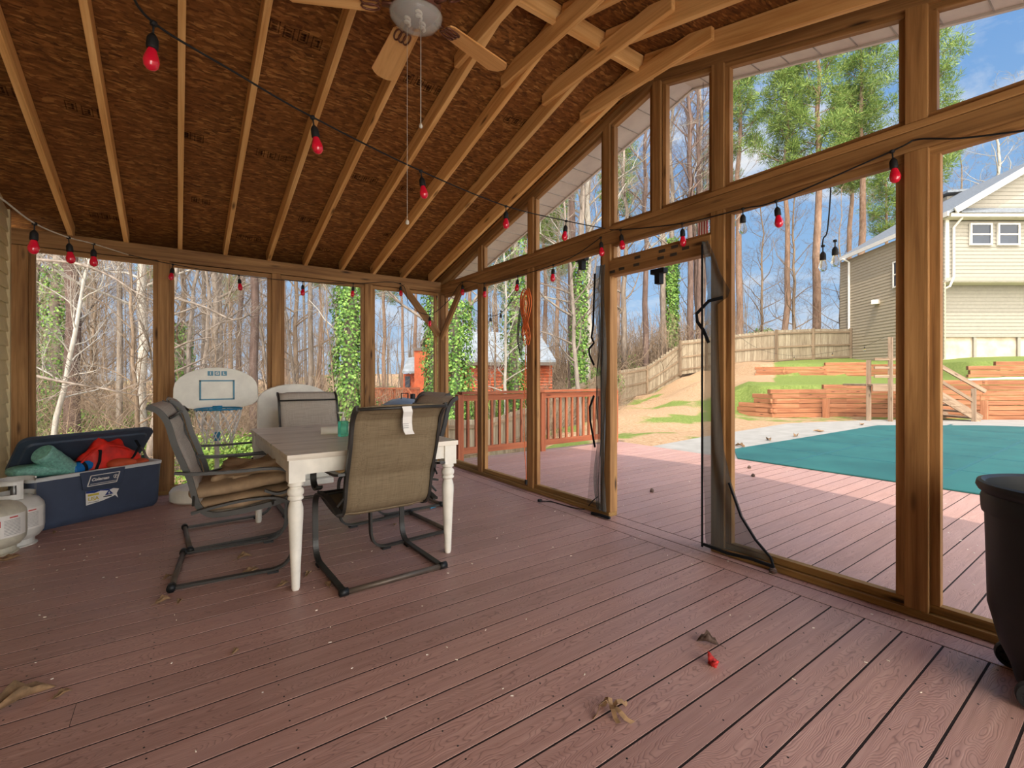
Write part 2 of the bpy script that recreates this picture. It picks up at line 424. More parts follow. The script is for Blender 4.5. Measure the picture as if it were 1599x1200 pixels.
# picture-frame boards along the gable wall
for xa, xb in ((2.743, 2.882), (2.888, 3.03)):
    c = .004
    mb.prism([(xa, YE-.1, -.025), (xa, YE-.1, -c), (xa+c, YE-.1, 0), (xb-c, YE-.1, 0), (xb, YE-.1, -c), (xb, YE-.1, -.025)], (0, YB+.2-YE, 0))
floor = tag(mb.build('floor', M_deck), kind='structure')
mb = MB(); mb.box((XL-.04, YE-.09, -.28), (3.02, YB+.1, -.0016)); sub = mb.build('floor_gap_fill', M_gap, floor)  # dark fill just below board tops stands in for gap dirt and shade
# outdoor deck
mb = MB(); boards(mb, 3.036, 6.50, -6, 5.86)
odeck = tag(mb.build('pool_deck', M_deck), kind='structure')
mb = MB(); mb.box((3.034, -5.99, -.28), (6.49, 5.84, -.0016)); mb.build('deck_gap_fill', M_gap, odeck)  # same dark fill, painting the shade between the outdoor boards
# screws in the boards
mb = MB()
for k in range(-9, 30):
    y = J0+k*PITCH
    for xs in [2.70]+[2.35-.406*i for i in range(9)]:
        for dy in (.03, .115):
            mb.lathe([(.0035, 0), (.0035, .0006), (0, .0006)], (xs+random.uniform(-.008, .008), y+dy, 0), 6)
mb.build('deck_screws', M_black, floor)
# house wall with lap siding
mb = MB(); ex = .122; z = -.02
while z < 3.6:
    mb.v += []; a = z; b_ = z+ex
    mb.prism([(XL-.012, YE-3, b_), (XL-.03, YE-3, b_), (XL-.03, YE-3, a), (XL+.004, YE-3, a), (XL+.004, YE-3, a+.012)], (0, YB-.02-(YE-3), 0))
    z += ex
wl = tag(mb.build('wall_left', M_siding), kind='structure')
mb = MB(); mb.box((XL-.2, YE-3, -.3), (XL-.03, YB-.02, 3.7)); mb.build('wall_sheathing', M_siding, wl)
mb = MB(); mb.box((XL-.015, YB-.035, -.02), (XL+.012, YB-.0, 2.62)); mb.build('corner_trim', M_siding, wl)
# ceiling sheathing
mb = MB(); t = .145
for ya, yb in ((YR, YB+.55), (YR, YE-.55)):
    za, zb = zr(ya)+t, zr(yb)+t
    mb.prism([(XL-.05, ya, za), (XL-.05, yb, zb), (XL-.05, yb, zb+.012), (XL-.05, ya, za+.012)], (3.47-XL, 0, 0))
ceil = tag(mb.build('ceiling', M_osb), kind='structure')
mb = MB()
for ya, yb in ((YR, YB+.6), (YR, YE-.6)):
    za, zb = zr(ya)+t+.013, zr(yb)+t+.013
    mb.prism([(XL-2.2, ya, za), (XL-2.2, yb, zb), (XL-2.2, yb, zb+.01), (XL-2.2, ya, za+.01)], (3.5-XL+2.2, 0, 0))
mb.build('roof_shingles', M_roof, ceil)
# mill stamps printed on the sheathing (boxed bars)
mb = MB(); sl = math.atan(.272)
def stampbox(mb, x, y, w, h):
    def pt(u, v):  # u along x, v down slope (+y)
        yy = y+v*math.cos(sl); return (x+u, yy, zr(yy)+t-.0015)
    def bar(u0, v0, u1, v1): mb.quad(pt(u0, v0), pt(u1, v0), pt(u1, v1), pt(u0, v1))
    q = .006
    bar(0, 0, w, q); bar(0, h-q, w, h); bar(0, 0, q, h); bar(w-q, 0, w, h)
    for k in range(3):
        if random.random() < .8: bar(w*.25, h*(.22+.24*k), w*.75, h*(.22+.24*k)+.012)
    if random.random() < .6: bar(w*.25, h*.2, w*.25+.012, h*.8)
    if random.random() < .5: bar(w*.75-.012, h*.2, w*.75, h*.8)
for yrow, xs in ((3.13, [(.45, 4), (1.32, 4), (2.2, 3)]), (4.28, [(-.95, 2), (-.62, 3), (.02, 2), (.52, 3), (1.3, 3), (1.75, 2), (2.5, 2)]), (5.1, [(.1, 2), (1.0, 3), (1.9, 2)]), (5.62, [(-.65, 4), (.5, 3), (1.3, 2), (2.1, 3)])):
    for x0, n in xs:
        for k in range(n): stampbox(mb, x0+k*.082, yrow+random.uniform(-.01, .01), .06, .085)
stm = screenmat('faded_ink', (20, 12, 8), .55)
so = mb.build('mill_stamps', stm, ceil)
# rafters
RX = [-.797, -.405, .018, .41, .824, 1.205, 1.62, 2.01, 2.405, 2.815]
ordn = ['nearest the house wall', 'second from the house wall', 'third from the house wall', 'fourth from the house wall', 'fifth from the house wall', 'sixth from the house wall', 'seventh from the house wall', 'third from the gable screens', 'second from the gable screens', 'nearest the gable screens']
rd = .14; nrm = .140/2/math.cos(math.atan(.272))
for i, x in enumerate(RX):
    for sgn, nm in ((1, 'far roof slope'), (-1, 'near roof slope')):
        ya = YR+sgn*.019; yb = YR+sgn*(YB-YR+.09)
        o = lumber('rafter', (x, ya, zr(ya)+.0695), (x, yb, zr(yb)+.0695), .038, .134, M_raf)
        tag(o, f'exposed pine rafter of the {nm}, {ordn[i]}', 'rafter', 'rafters of the '+nm)
# collar ties on the camera side of the rafters
for i, x in enumerate(RX):
    if i < 5: continue
    o = lumber('collar_tie', (x-.040, 1.68, 3.398), (x-.040, 2.88, 3.398), .036, .125, M_raf)
    tag(o, f'short level pine tie crossing under the ridge at the rafter {ordn[i]}', 'collar tie', 'collar ties under the ridge')
o = lumber('ridge_board', (XL-.05, YR, 3.50), (2.93, YR, 3.50), .036, .13, M_raf); tag(o, 'pine ridge board running along the peak of the porch roof', 'ridge board')
# beams
bm_ = [('header_beam', (XW+.045, YE, 2.35), (XW+.045, YB+.14, 2.35), .09, .10, 'long level beam across the gable screen wall above the lower posts'),
       ('top_plate', (XW+.045, YE, 2.421), (XW+.045, YB+.14, 2.421), .098, .038, 'flat plate lying on the gable wall beam under the short studs'),
       ('eave_beam', (XL, YB+.045, 2.405), (XW-.005, YB+.045, 2.405), .09, .14, 'eave beam over the back screens with rafter feet on it')]
for nm, A, B, w, h, lb in bm_: tag(lumber(nm, A, B, w, h, M_post), lb, 'beam')
tag(lumber('eave_beam', (XL, YE-.05, 2.385), (XW+.09, YE-.05, 2.385), .09, .175, M_post), 'eave beam at the near open side of the porch roof', 'beam')
for sgn, nm in ((1, 'far'), (-1, 'near')):
    ya = YR; yb = YR+sgn*(YB-YR+.3)
    o = lumber('rake_plate', (XW+.045, ya, zr(ya)+.035), (XW+.045, yb, zr(yb)+.035), .09, .07, M_post)
    tag(o, f'sloping top plate of the gable wall on the {nm} roof slope', 'beam')
    o = lumber('gable_rafter', (XW+.06, ya, zr(ya)+.105), (XW+.06, yb, zr(yb)+.105), .038, .07, M_raf)
    tag(o, f'gable end rafter above the sloping plate of the {nm} slope', 'rafter')
    o = lumber('soffit', (3.255, ya, zr(ya)+.139), (3.255, yb+sgn*.2, zr(yb+sgn*.2)+.139), .40, .010, M_soffit, bev=0)
    tag(o, f'white vinyl soffit strip outside the gable on the {nm} roof slope', 'soffit')
    mb = MB(); k = 0; yy = YR+sgn*.15
    while abs(yy-YR) < 3.9:
        zz = zr(yy)+.132; mb = MB(); mb.box((3.06, yy-.003, zz-.003), (3.45, yy+.003, zz+.003)); yy += sgn*.20
        pj = mb.build('soffit_joint', M_joint, None); pj.parent = o; pj.matrix_basis = bas(o).inverted()
    o2 = lumber('rake_trim', (3.462, ya, zr(ya)+.155), (3.462, yb+sgn*.2, zr(yb+sgn*.2)+.155), .022, .07, M_soffit, bev=0)
    tag(o2, f'white rake trim board along the outer edge of the {nm} slope', 'trim')
tag(lumber('eave_light_stop', (XL, YB+.56, 2.445), (3.47, YB+.56, 2.445), .02, .03, M_soffit, bev=0), 'unseen white board added to keep light out at the back eave', 'trim')  # out of view; added to stop light leaking in above the eave beam
tag(lumber('eave_soffit', (XL, YB+.325, 2.44), (3.44, YB+.325, 2.44), .44, .008, M_soffit, bev=0), 'unseen white panel added under the back eave against light leaking in', 'soffit')  # hidden panel, added to keep the ceiling dark between the rafter feet
# posts
GP = [(4.80, 'second from the porch corner, left of the cord'), (3.81, 'with the orange cord hung on it'), (2.76, 'at the left side of the door opening'), (1.755, 'at the right side of the door opening'), (.715, 'in front of the pool cover, left of the trash can'), (-.30, 'beyond the trash can')]
for y, lb in GP:
    tag(lumber('porch_post', (XW+.045, y, .038), (XW+.045, y, 2.30), .09, .095, M_post, up=(0,1,0)), f'gable wall lower post {lb}', 'post', 'posts of the gable screen wall')
UP = [(4.80, 'shortest, nearest the back eave'), (3.81, 'second from the back eave'), (2.76, 'third from the back eave'), (2.25, 'directly under the roof peak'), (1.755, 'just right of the roof peak'), (.715, 'directly above the pool-side post'), (-.30, 'near the open end')]
for y, lb in UP:
    tag(lumber('gable_stud', (XW+.045, y, 2.44), (XW+.045, y, zr(y)+.02), .088, .075 if y in (2.76, 2.25) else .088, M_post, up=(0,1,0)), f'short upright stud above the gable beam, {lb}', 'stud', 'studs above the gable beam')
BP = [(-.115, 'behind the cooler, left of the basketball hoop'), (.90, 'behind the white arched panel'), (1.945, 'second from the corner brace')]
for x, lb in BP:
    tag(lumber('porch_post', (x, YB+.045, .038), (x, YB+.045, 2.335), .095, .09, M_post, up=(0,1,0)), f'back wall post {lb}', 'post', 'posts of the back screen wall')
tag(lumber('porch_post', (-1.125, YB+.045, .0), (-1.125, YB+.045, 2.33), .11, .09, M_post, up=(0,1,0)), 'back wall post against the siding in the left corner', 'post', 'posts of the back screen wall')
tag(lumber('porch_post', (XW+.045, YB+.05, .038), (XW+.045, YB+.05, 2.30), .10, .10, M_post, up=(0,1,0)), 'corner post with two diagonal braces', 'post')
tag(lumber('porch_post', (XW+.045, YE-.05, 0), (XW+.045, YE-.05, 2.30), .10, .10, M_post, up=(0,1,0)), 'corner post at the near end of the gable wall', 'post')
tag(lumber('knee_brace', (2.38, YB-.025, 2.36), (2.905, YB-.025, 1.74), .038, .088, M_post), 'diagonal knee brace on the back wall side of the corner post', 'brace', 'corner knee braces')
tag(lumber('knee_brace', (XW-.025, 5.17, 2.33), (XW-.025, 5.76, 1.70), .038, .088, M_post), 'diagonal knee brace on the gable side of the corner post', 'brace', 'corner knee braces')
# sills
tag(lumber('sill_plate', (XW+.045, 1.80, .02), (XW+.045, YE-.05, .02), .10, .038, M_plate), 'floor plate under the gable screens right of the door opening', 'sill')
tag(lumber('sill_plate', (XW+.045, 2.72, .02), (XW+.045, YB+.1, .02), .10, .038, M_plate), 'floor plate under the gable screens left of the door opening', 'sill')
tag(lumber('sill_plate', (XL-.05, YB+.045, .02), (XW-.01, YB+.045, .02), .10, .038, M_plate), 'floor plate under the back wall screens', 'sill')
# screened openings = windows
wn = [0]
def window(pts, normal, inset_x, fw=.04, fd=.045, low=.038):
    """pts: 4+ corners CCW of the opening in the wall plane"""
    wn[0] += 1
    w = thing('window_%d' % wn[0], None, None, (0,0,0), kind='structure')
    pts = [Vector(p) for p in pts]; c = sum(pts, Vector())/len(pts); nv = Vector(normal)
    n = len(pts)
    for i in range(n):
        a, b_ = pts[i], pts[(i+1) % n]
        d = (b_-a).normalized(); inn = nv.cross(d)
        if inn.dot(c-a) < 0: inn = -inn
        vert = abs(d.z) > .9
        off = inn*(fw/2)
        e = d*(0 if vert else 0)
        o = lumber('frame_board', a+off+(d*fw if vert else e), b_+off-(d*fw if vert else e), fd, fw, M_post if vert else M_plate if abs(d.z) < .1 and a.z < .2 else M_post, up=inn, parent=w, bev=.002)
    mb = MB(); q = [p+(c-p).normalized()*.01 for p in pts]
    mb.poly([tuple(p+nv*.012) for p in q]); mb.build('screen', M_scr, w)
    return w
ys = [YB, 4.80, 3.81, 2.76]; hw = .046
for a, b_ in zip([YB, 4.80-0, 3.81], [4.80, 3.81, 2.76]):
    window([(XW+.045, a-hw, .04), (XW+.045, b_+hw, .04), (XW+.045, b_+hw, 2.30), (XW+.045, a-hw, 2.30)], (1,0,0), 0)
for a, b_ in ((1.755, .715), (.715, -.30), (-.30, YE)):
    window([(XW+.045, a-hw, .04), (XW+.045, b_+hw, .04), (XW+.045, b_+hw, 2.30), (XW+.045, a-hw, 2.30)], (1,0,0), 0)
# door header and transom
tag(lumber('door_header', (XW+.035, 2.715, 2.088), (XW+.035, 1.80, 2.088), .085, .13, M_post), 'header board over the door opening with black hook and loop patches', 'header')
hdr = bpy.context.scene.collection.objects[-1]
window([(XW+.045, 2.76-hw, 2.153), (XW+.045, 1.755+hw, 2.153), (XW+.045, 1.755+hw, 2.30), (XW+.045, 2.76-hw, 2.30)], (1,0,0), 0, .022)
mb = MB()
for (py, pz) in ((2.68, 2.055), (2.58, 2.062), (2.43, 2.066), (2.42, 2.122), (2.19, 2.122), (2.08, 2.13), (2.20, 2.072), (2.09, 2.075), (1.99, 2.1)):
    mb = MB(); mb.box((XW-.0105, py-.028, pz-.011), (XW-.0070, py+.028, pz+.011))
    po = mb.build('hook_patch', M_patch); hd = [o for o in C.objects if o.name.startswith('door_header')][0]
    po.parent = hd; po.matrix_basis = bas(hd).inverted()
# upper gable openings
ups = [4.80, 3.81, 2.76, 2.25, 1.755, .715, -.30]
window([(XW+.045, 5.72, 2.44), (XW+.045, 4.80+hw, 2.44), (XW+.045, 4.80+hw, zr(4.85))], (1,0,0), 0, .02)
for a, b_ in zip(ups[:-1], ups[1:]):
    window([(XW+.045, a-hw*.95, 2.44), (XW+.045, b_+hw*.95, 2.44), (XW+.045, b_+hw*.95, zr(b_+hw)), (XW+.045, a-hw*.95, zr(a-hw))], (1,0,0), 0, .03)
# back wall openings
bx = [-1.115, -.115, .90, 1.945, XW]
for a, b_ in zip(bx[:-1], bx[1:]):
    window([(a+hw, YB+.045, .04), (b_-hw, YB+.045, .04), (b_-hw, YB+.045, 2.33), (a+hw, YB+.045, 2.33)], (0,1,0), 0)
# ============================================================ MESH DOOR CURTAINS
def cloth(pts_rows, mat, name, parent, thick=0):
    mb = MB(); n = len(pts_rows[0])
    for r in pts_rows: mb.v += [tuple(p) for p in r]
    for i in range(len(pts_rows)-1):
        for j in range(n-1): mb.f.append((i*n+j, i*n+j+1, (i+1)*n+j+1, (i+1)*n+j))
    return mb.build(name, mat, parent, True)
# right curtain: hangs down the face of the right jamb, flap at top, corner kicked out at the bottom
rc = thing('screen_curtain', 'black mesh door curtain gathered on the right jamb, lower corner kicked out', 'curtain', (XW-.03, 1.80, 0), group='mesh curtains of the door opening')
rows = []
prof = [(2.10, .035, -.005), (1.98, .02, -.06), (1.86, .01, -.10), (1.74, .0, -.165), (1.70, .005, -.15), (1.66, .02, -.08), (1.4, .02, -.085), (1.0, .02, -.09), (.7, .02, -.11), (.5, .015, -.16), (.3, .01, -.24), (.18, .01, -.33), (.10, .01, -.42), (.045, .0, -.44)]
for z, a, b_ in prof:
    row = []
    for k in range(9):
        u = k/8; row.append((-.012*math.sin(u*9+z*3)-.012-.01*(u < .2), a+(b_-a)*u, z if not (z < .2) else z+(.03*u if z < .09 else 0)))
    rows.append(row)
cloth(rows, M_mesh, 'mesh_panel', rc)
mb = MB(); mb.ribbon([(-.03, b_, z) for z, a, b_ in prof[9:]], .008, .012, (1,0,0)); mb.ribbon([(-.028, .02, .05), (-.032, -.15, .042), (-.03, -.30, .055), (-.03, -.44, .05)], .012, .018, (1,0,0)); mb.build('hem_tape', M_strap, rc)
mb = MB(); mb.ribbon([(-.03, -.12, 1.70), (-.03, -.02, 1.69), (-.03, .07, 1.615), (-.03, .065, 1.56), (-.03, .02, 1.50), (-.03, -.02, 1.41)], .004, .022, (1,0,0)); mb.build('strap', M_strap, rc)
mb = MB(); mb.box((-.034, .022, .03), (-.026, .034, 2.08)); mb.build('edge_tape', M_strap, rc)
lc = thing('screen_curtain', 'black mesh door curtain bunched down the left jamb with loose straps', 'curtain', (XW-.03, 2.72, 0), group='mesh curtains of the door opening')
rows = []
for i in range(24):
    z = 2.12-i*.09; w0 = .10+.02*math.sin(i*.7); rows.append([(-.02-.018*math.sin(k*1.7+i*.4), w0-(w0+.0)*k/8, z) for k in range(9)])
cloth(rows, M_mesh, 'mesh_panel', lc)
rows = []
for i in range(12):
    z = 1.1-i*.093; rows.append([(-.012-.012*math.sin(k*1.3), .10+(.012*i)*k/5*.9, z) for k in range(6)])
cloth(rows, M_mesh2, 'loose_panel', lc)
mb = MB(); mb.ribbon([(-.03, .11, 2.06), (-.03, .13, 1.62), (-.03, .15, 1.52), (-.03, .12, 1.47), (-.03, .18, 1.42), (-.03, .175, 1.37), (-.03, .12, 1.28)], .004, .02, (1,0,0))
mb.ribbon([(-.03, .12, 1.02), (-.03, .17, .92), (-.03, .165, .8), (-.03, .13, .66), (-.03, .11, .58)], .004, .02, (1,0,0)); mb.build('strap', M_strap, lc)
mb = MB(); mb.tube(catmull([(-.035, .14, .012), (-.04, .05, .02), (-.035, -.03, .018), (-.03, -.06, .02)], 5), .014, 6); mb.build('weighted_hem', M_strap, lc)
# ============================================================ STRING LIGHTS
def socket_bulb(parent, p, unlit=False, drop=.045, s=1.0, tilt=(0, 0)):
    M = Matrix.Translation(p) @ Euler((tilt[0], tilt[1], 0)).to_matrix().to_4x4()
    mb = MB(); mb.tube([M @ Vector((0,0,.004)), M @ Vector((0,0,-drop))], .0035, 6)
    mb.lathe([(.006, -drop+.008), (.012, -drop), (.017, -drop-.010), (.0180, -drop-.040), (.016, -drop-.046)], (0,0,0), 12, M)
    mb.lathe([(.0, .008), (.011, .004), (.011, -.008), (.0, -.01)], (0,0,0), 8, M)
    so = mb.build('socket', M_cord, parent, True)
    mb = MB(); z = -drop-.042
    mb.lathe([(.012, z), (.015, z-.010), (.0225, z-.034), (.0245, z-.048), (.021, z-.064), (.012, z-.074), (0, z-.077)], (0,0,0), 14, M)
    o = mb.build('bulb', M_clear if unlit else M_red_b, so, True); o['label'] = 'clear glass bulb' if unlit else 'red glass bulb'
S1 = [W(200, 1.42, -22), W(240, 1.6, 36), W(365, 1.83, 112), W(488, 2.1, 183), W(657, 2.7, 267), W(790, 3.4, 322), W(884, 3.75, 345), Px(940, 356, x=2.93), Px(969, 359, x=2.92), Px(1065, 349, x=2.92), Px(1160, 326, x=2.92), Px(1212, 314, x=2.92), Px(1393, 236, x=2.92), Px(1432, 218, x=2.93), Px(1500, 216, x=2.92), Px(1599, 204, x=2.92), Px(1700, 190, x=2.92)]
st1 = thing('string_lights', 'black string lights with red bulbs crossing under the ceiling to the gable beam', 'string lights')
mb = MB(); mb.tube(catmull(S1, 5), .0042, 6); mb.build('cord', M_cord, st1, True)
for i in (1, 3, 4, 5, 6, 8, 9, 11, 12): socket_bulb(st1, S1[i], tilt=(random.uniform(-.1, .1), random.uniform(-.15, .15)))
socket_bulb(st1, S1[10], True)
S2 = [W(-60, 1.8, 275), W(0, 2.1, 309), W(54, 2.45, 349), W(107, 2.95, 371), W(146, 3.35, 381), Px(200, 398, y=5.2), Px(270, 413, y=5.72), Px(373, 430, y=5.72), Px(473, 440, y=5.72), Px(552, 443, y=5.72), Px(625, 443, y=5.72), Px(640, 478, y=5.70), Px(671, 491, y=5.68), Px(700, 470, x=2.90), Px(722, 441, x=2.90), Px(757, 443, x=2.91), Px(809, 431, x=2.91), Px(864, 414, x=2.91), Px(900, 398, x=2.91), Px(938, 371, x=2.91)]
st2 = thing('string_lights', 'string lights with red bulbs along the back eave beam into the corner', 'string lights')
mb = MB(); mb.tube(catmull(S2[:6], 5), .0042, 6); o = mb.build('cord', M_chain_litcord, st2, True); o['label'] = 'cord end coloured pale for the light on it'  # pale colour stands for light falling on this end of the black cord
mb = MB(); mb.tube(catmull(S2[5:], 5), .004, 6); mb.build('cord', M_cord, st2, True)
for i in (2, 3, 4, 6, 7, 8, 9, 10, 12, 14, 15, 16, 17, 19): socket_bulb(st2, S2[i], tilt=(random.uniform(-.1, .1), random.uniform(-.12, .12)))
# outside dangling string lights
def dangle(label, cordpts, sockets):
    t_ = thing('string_lights', label, 'string lights')
    mb = MB(); mb.tube(catmull(cordpts, 5), .0042, 6); mb.build('cord', M_cord, t_, True)
    for p, u in sockets: socket_bulb(t_, p, u)
dangle('black cord end with clear bulbs hanging outside the pool-side screen', [Px(1297, 262, x=3.3), Px(1297, 300, x=3.3), Px(1292, 360, x=3.3), Px(1286, 372, x=3.3), Px(1284, 385, x=3.3)], [(Px(1304, 376, x=3.3), True), (Px(1285, 384, x=3.3), True)])
dangle('black unlit string lights hanging in a loop outside by the corner', [Px(700, 462, x=3.5), Px(745, 486, x=3.5), Px(768, 494, x=3.5), Px(790, 482, x=3.5), Px(812, 445, x=3.5), Px(822, 415, x=3.5)], [(Px(766, 492, x=3.5), True), (Px(782, 486, x=3.5), True), (Px(761, 496, x=3.5), True)])
yard = [W(1150, 20, 522), W(1185, 17, 545), W(1240, 17, 556), W(1300, 16, 550), W(1350, 14, 540), W(1381, 12.3, 527)]
dangle('yard string lights sagging from the pole by the stairs toward the fence', yard, [(yard[2], True), (yard[3], True), (yard[4], True)])
# two small dark fixtures hanging outside the gable beam
for (px, py, lb) in ((909, 405, 'left of the door opening'), (1029, 424, 'seen through the top of the door opening')):
    c = Px(px, py, x=3.42)
    t_ = thing('birdhouse', f'small dark hanging box under a flat bar, {lb}', 'birdhouse', c, group='small dark hanging boxes')
    mb = MB(); mb.box((-.03, -.07, -.02), (.03, .07, .02)); mb.build('roof_bar', M_strap, t_)
    mb = MB(); mb.box((-.03, -.025, -.11), (.03, .025, -.02)); mb.build('box', M_strap, t_)
    mb = MB(); mb.tube([(0,0,.02), (0,0,zr(c.y)+.13-c.z)], .002, 5); mb.build('wire', M_cord, t_)
# little striped flag
c = Px(1098, 357, x=3.4)
t_ = thing('small_flag', 'small red and white striped flag hanging outside above the door opening', 'flag', c)
mb = MB(); mr_ = MB()
for k in range(7):
    (mr_ if k % 2 == 0 else mb).box((-.002, -.04+k*.0115, -.09), (.002, -.04+(k+1)*.0115, .09))
mr_.build('red_stripes', simple('flag_red', (170, 60, 60), .8), t_); mb.build('white_stripes', M_lab, t_)
mb = MB(); mb.tube([(0, 0, .09), (0, 0, zr(c.y)+.13-c.z)], .002, 5); mb.build('hanging_wire', M_cord, t_)
# ============================================================ CEILING FAN
FX, FY, FZ = .985, 2.215, 3.06
fan = thing('ceiling_fan', 'wooden-bladed ceiling fan with glass bowl light hanging from the ridge', 'ceiling fan', (FX, FY, FZ))
mb = MB(); mb.lathe([(.0, .38), (.07, .38), (.065, .34), (.02, .31), (.015, .30), (.015, .12), (.05, .11), (.10, .09), (.125, .05), (.125, .0), (.10, -.03), (.05, -.045), (0, -.05)], n=28); mb.build('motor_housing', M_brass, fan, True)
mb = MB(); mb.box((-.02, -.03, .37), (.02, .10, .42)); mb.build('mount_block', M_raf, fan)
for k in range(5):
    a = math.radians(13+72*k)
    R = Matrix.Rotation(a, 4, 'Z') @ Matrix.Rotation(math.radians(11), 4, 'X')
    ol = [(.19, -.045), (.21, -.058), (.60, -.076), (.622, -.058), (.64, -.034), (.645, 0), (.64, .034), (.622, .058), (.60, .076), (.21, .058), (.19, .045)]
    mb = MB(); mb.prism([(x, y, -.004) for x, y in ol], (0,0,.008)); bo = mb.build('blade', M_fan, fan); bo.matrix_local = R
    mb = MB(); mb.box((.09, -.014, -.012), (.17, .014, -.004))
    for s in (-1, 0, 1):
        cc = Vector((.225, s*.026, -.010)); mb.tube([cc+Vector((.045*math.cos(q*PI/6), .016*math.sin(q*PI/6), 0)) for q in range(12)], .005, 5, closed=True)
    io = mb.build('blade_iron', M_brass, fan, True); io.matrix_local = R
Mb = Matrix.Translation((0, 0, -.012)) @ Euler((.18, -.05, 0)).to_matrix().to_4x4()
mb = MB(); mb.lathe([(.05, .0), (.05, -.03), (0, -.03)], (0,0,.01), 20); mb.build('light_cap', M_cfl, fan, True)
mb = MB(); mb.lathe([(.128, -.01), (.134, -.02), (.128, -.045), (.10, -.075), (.06, -.09), (.02, -.095), (.018, -.091), (.058, -.086), (.097, -.071), (.124, -.043), (.130, -.02), (.125, -.011)], n=36, M=Mb)
mb.build('glass_bowl', M_glass, fan, True)
for k in range(3):
    a = k*2.1+.4; c = Vector((.045*math.cos(a), .045*math.sin(a), -.040))
    mb = MB(); mb.tube([c+Vector((.013*math.cos(q*.7), .013*math.sin(q*.7), -.0024*q)) for q in range(20)], .006, 6); mb.tube([c+Vector((0,0,.03)), c], .014, 8)
    mb.build('cfl_bulb', M_cfl, fan, True)
for (dx, dy, zb, rr) in ((.019, -.013, -.60, .0022), (-.037, .027, -1.09, .0012)):
    mb = MB(); mb.tube([(dx, dy, -.05), (dx, dy, zb)], rr, 5); mb.lathe([(0, -.014), (.009, -.008), (.010, 0), (.006, .010), (0, .014)], (dx, dy, zb), 10); mb.build('pull_chain', M_chain_litcord, fan, True)
# ============================================================ TABLE
tb = thing('dining_table', 'weathered grey plank dining table with turned white legs', 'table', (1.005, 3.545, 0))
TX, TY, TZ = .525, .785, .757
mb = MB(); n = 13; pw = 2*TY/n
for k in range(n):
    mb.box((-TX, -TY+k*pw+.002, TZ-.030), (TX, -TY+(k+1)*pw-.002, TZ))
M_top = lumber_mat('weathered_plank', (214, 204, 188), (176, 164, 148), (228, 220, 206), .38)
mb.build('tabletop', M_top, tb, False, .0015)
mb = MB()
for s in (-1, 1):
    mb.box((-TX+.05, s*(TY-.035)-.011, TZ-.115), (TX-.05, s*(TY-.035)+.011, TZ-.031))
    mb.box((s*(TX-.035)-.011, -TY+.05, TZ-.115), (s*(TX-.035)+.011, TY-.05, TZ-.031))
mb.build('apron', M_white, tb)
for sx in (-1, 1):
    for sy in (-1, 1):
        cx_, cy_ = sx*(TX-.052), sy*(TY-.052)
        mb = MB(); mb.box((cx_-.042, cy_-.042, TZ-.155), (cx_+.042, cy_+.042, TZ-.031))
        mb.lathe([(.018, 0), (.022, .012), (.026, .12), (.034, .30), (.040, .42), (.040, .455), (.033, .485), (.028, .497), (.040, .505), (.042, .512), (.038, .520), (.034, .525), (.042, .533), (.044, .548), (.040, .562), (.032, .568), (.030, .575), (.040, .582), (.040, .592), (.034, .600), (.042, .612)], (cx_, cy_, 0), 20)
        smooth_angle(mb.build('leg', M_white, tb), 50)
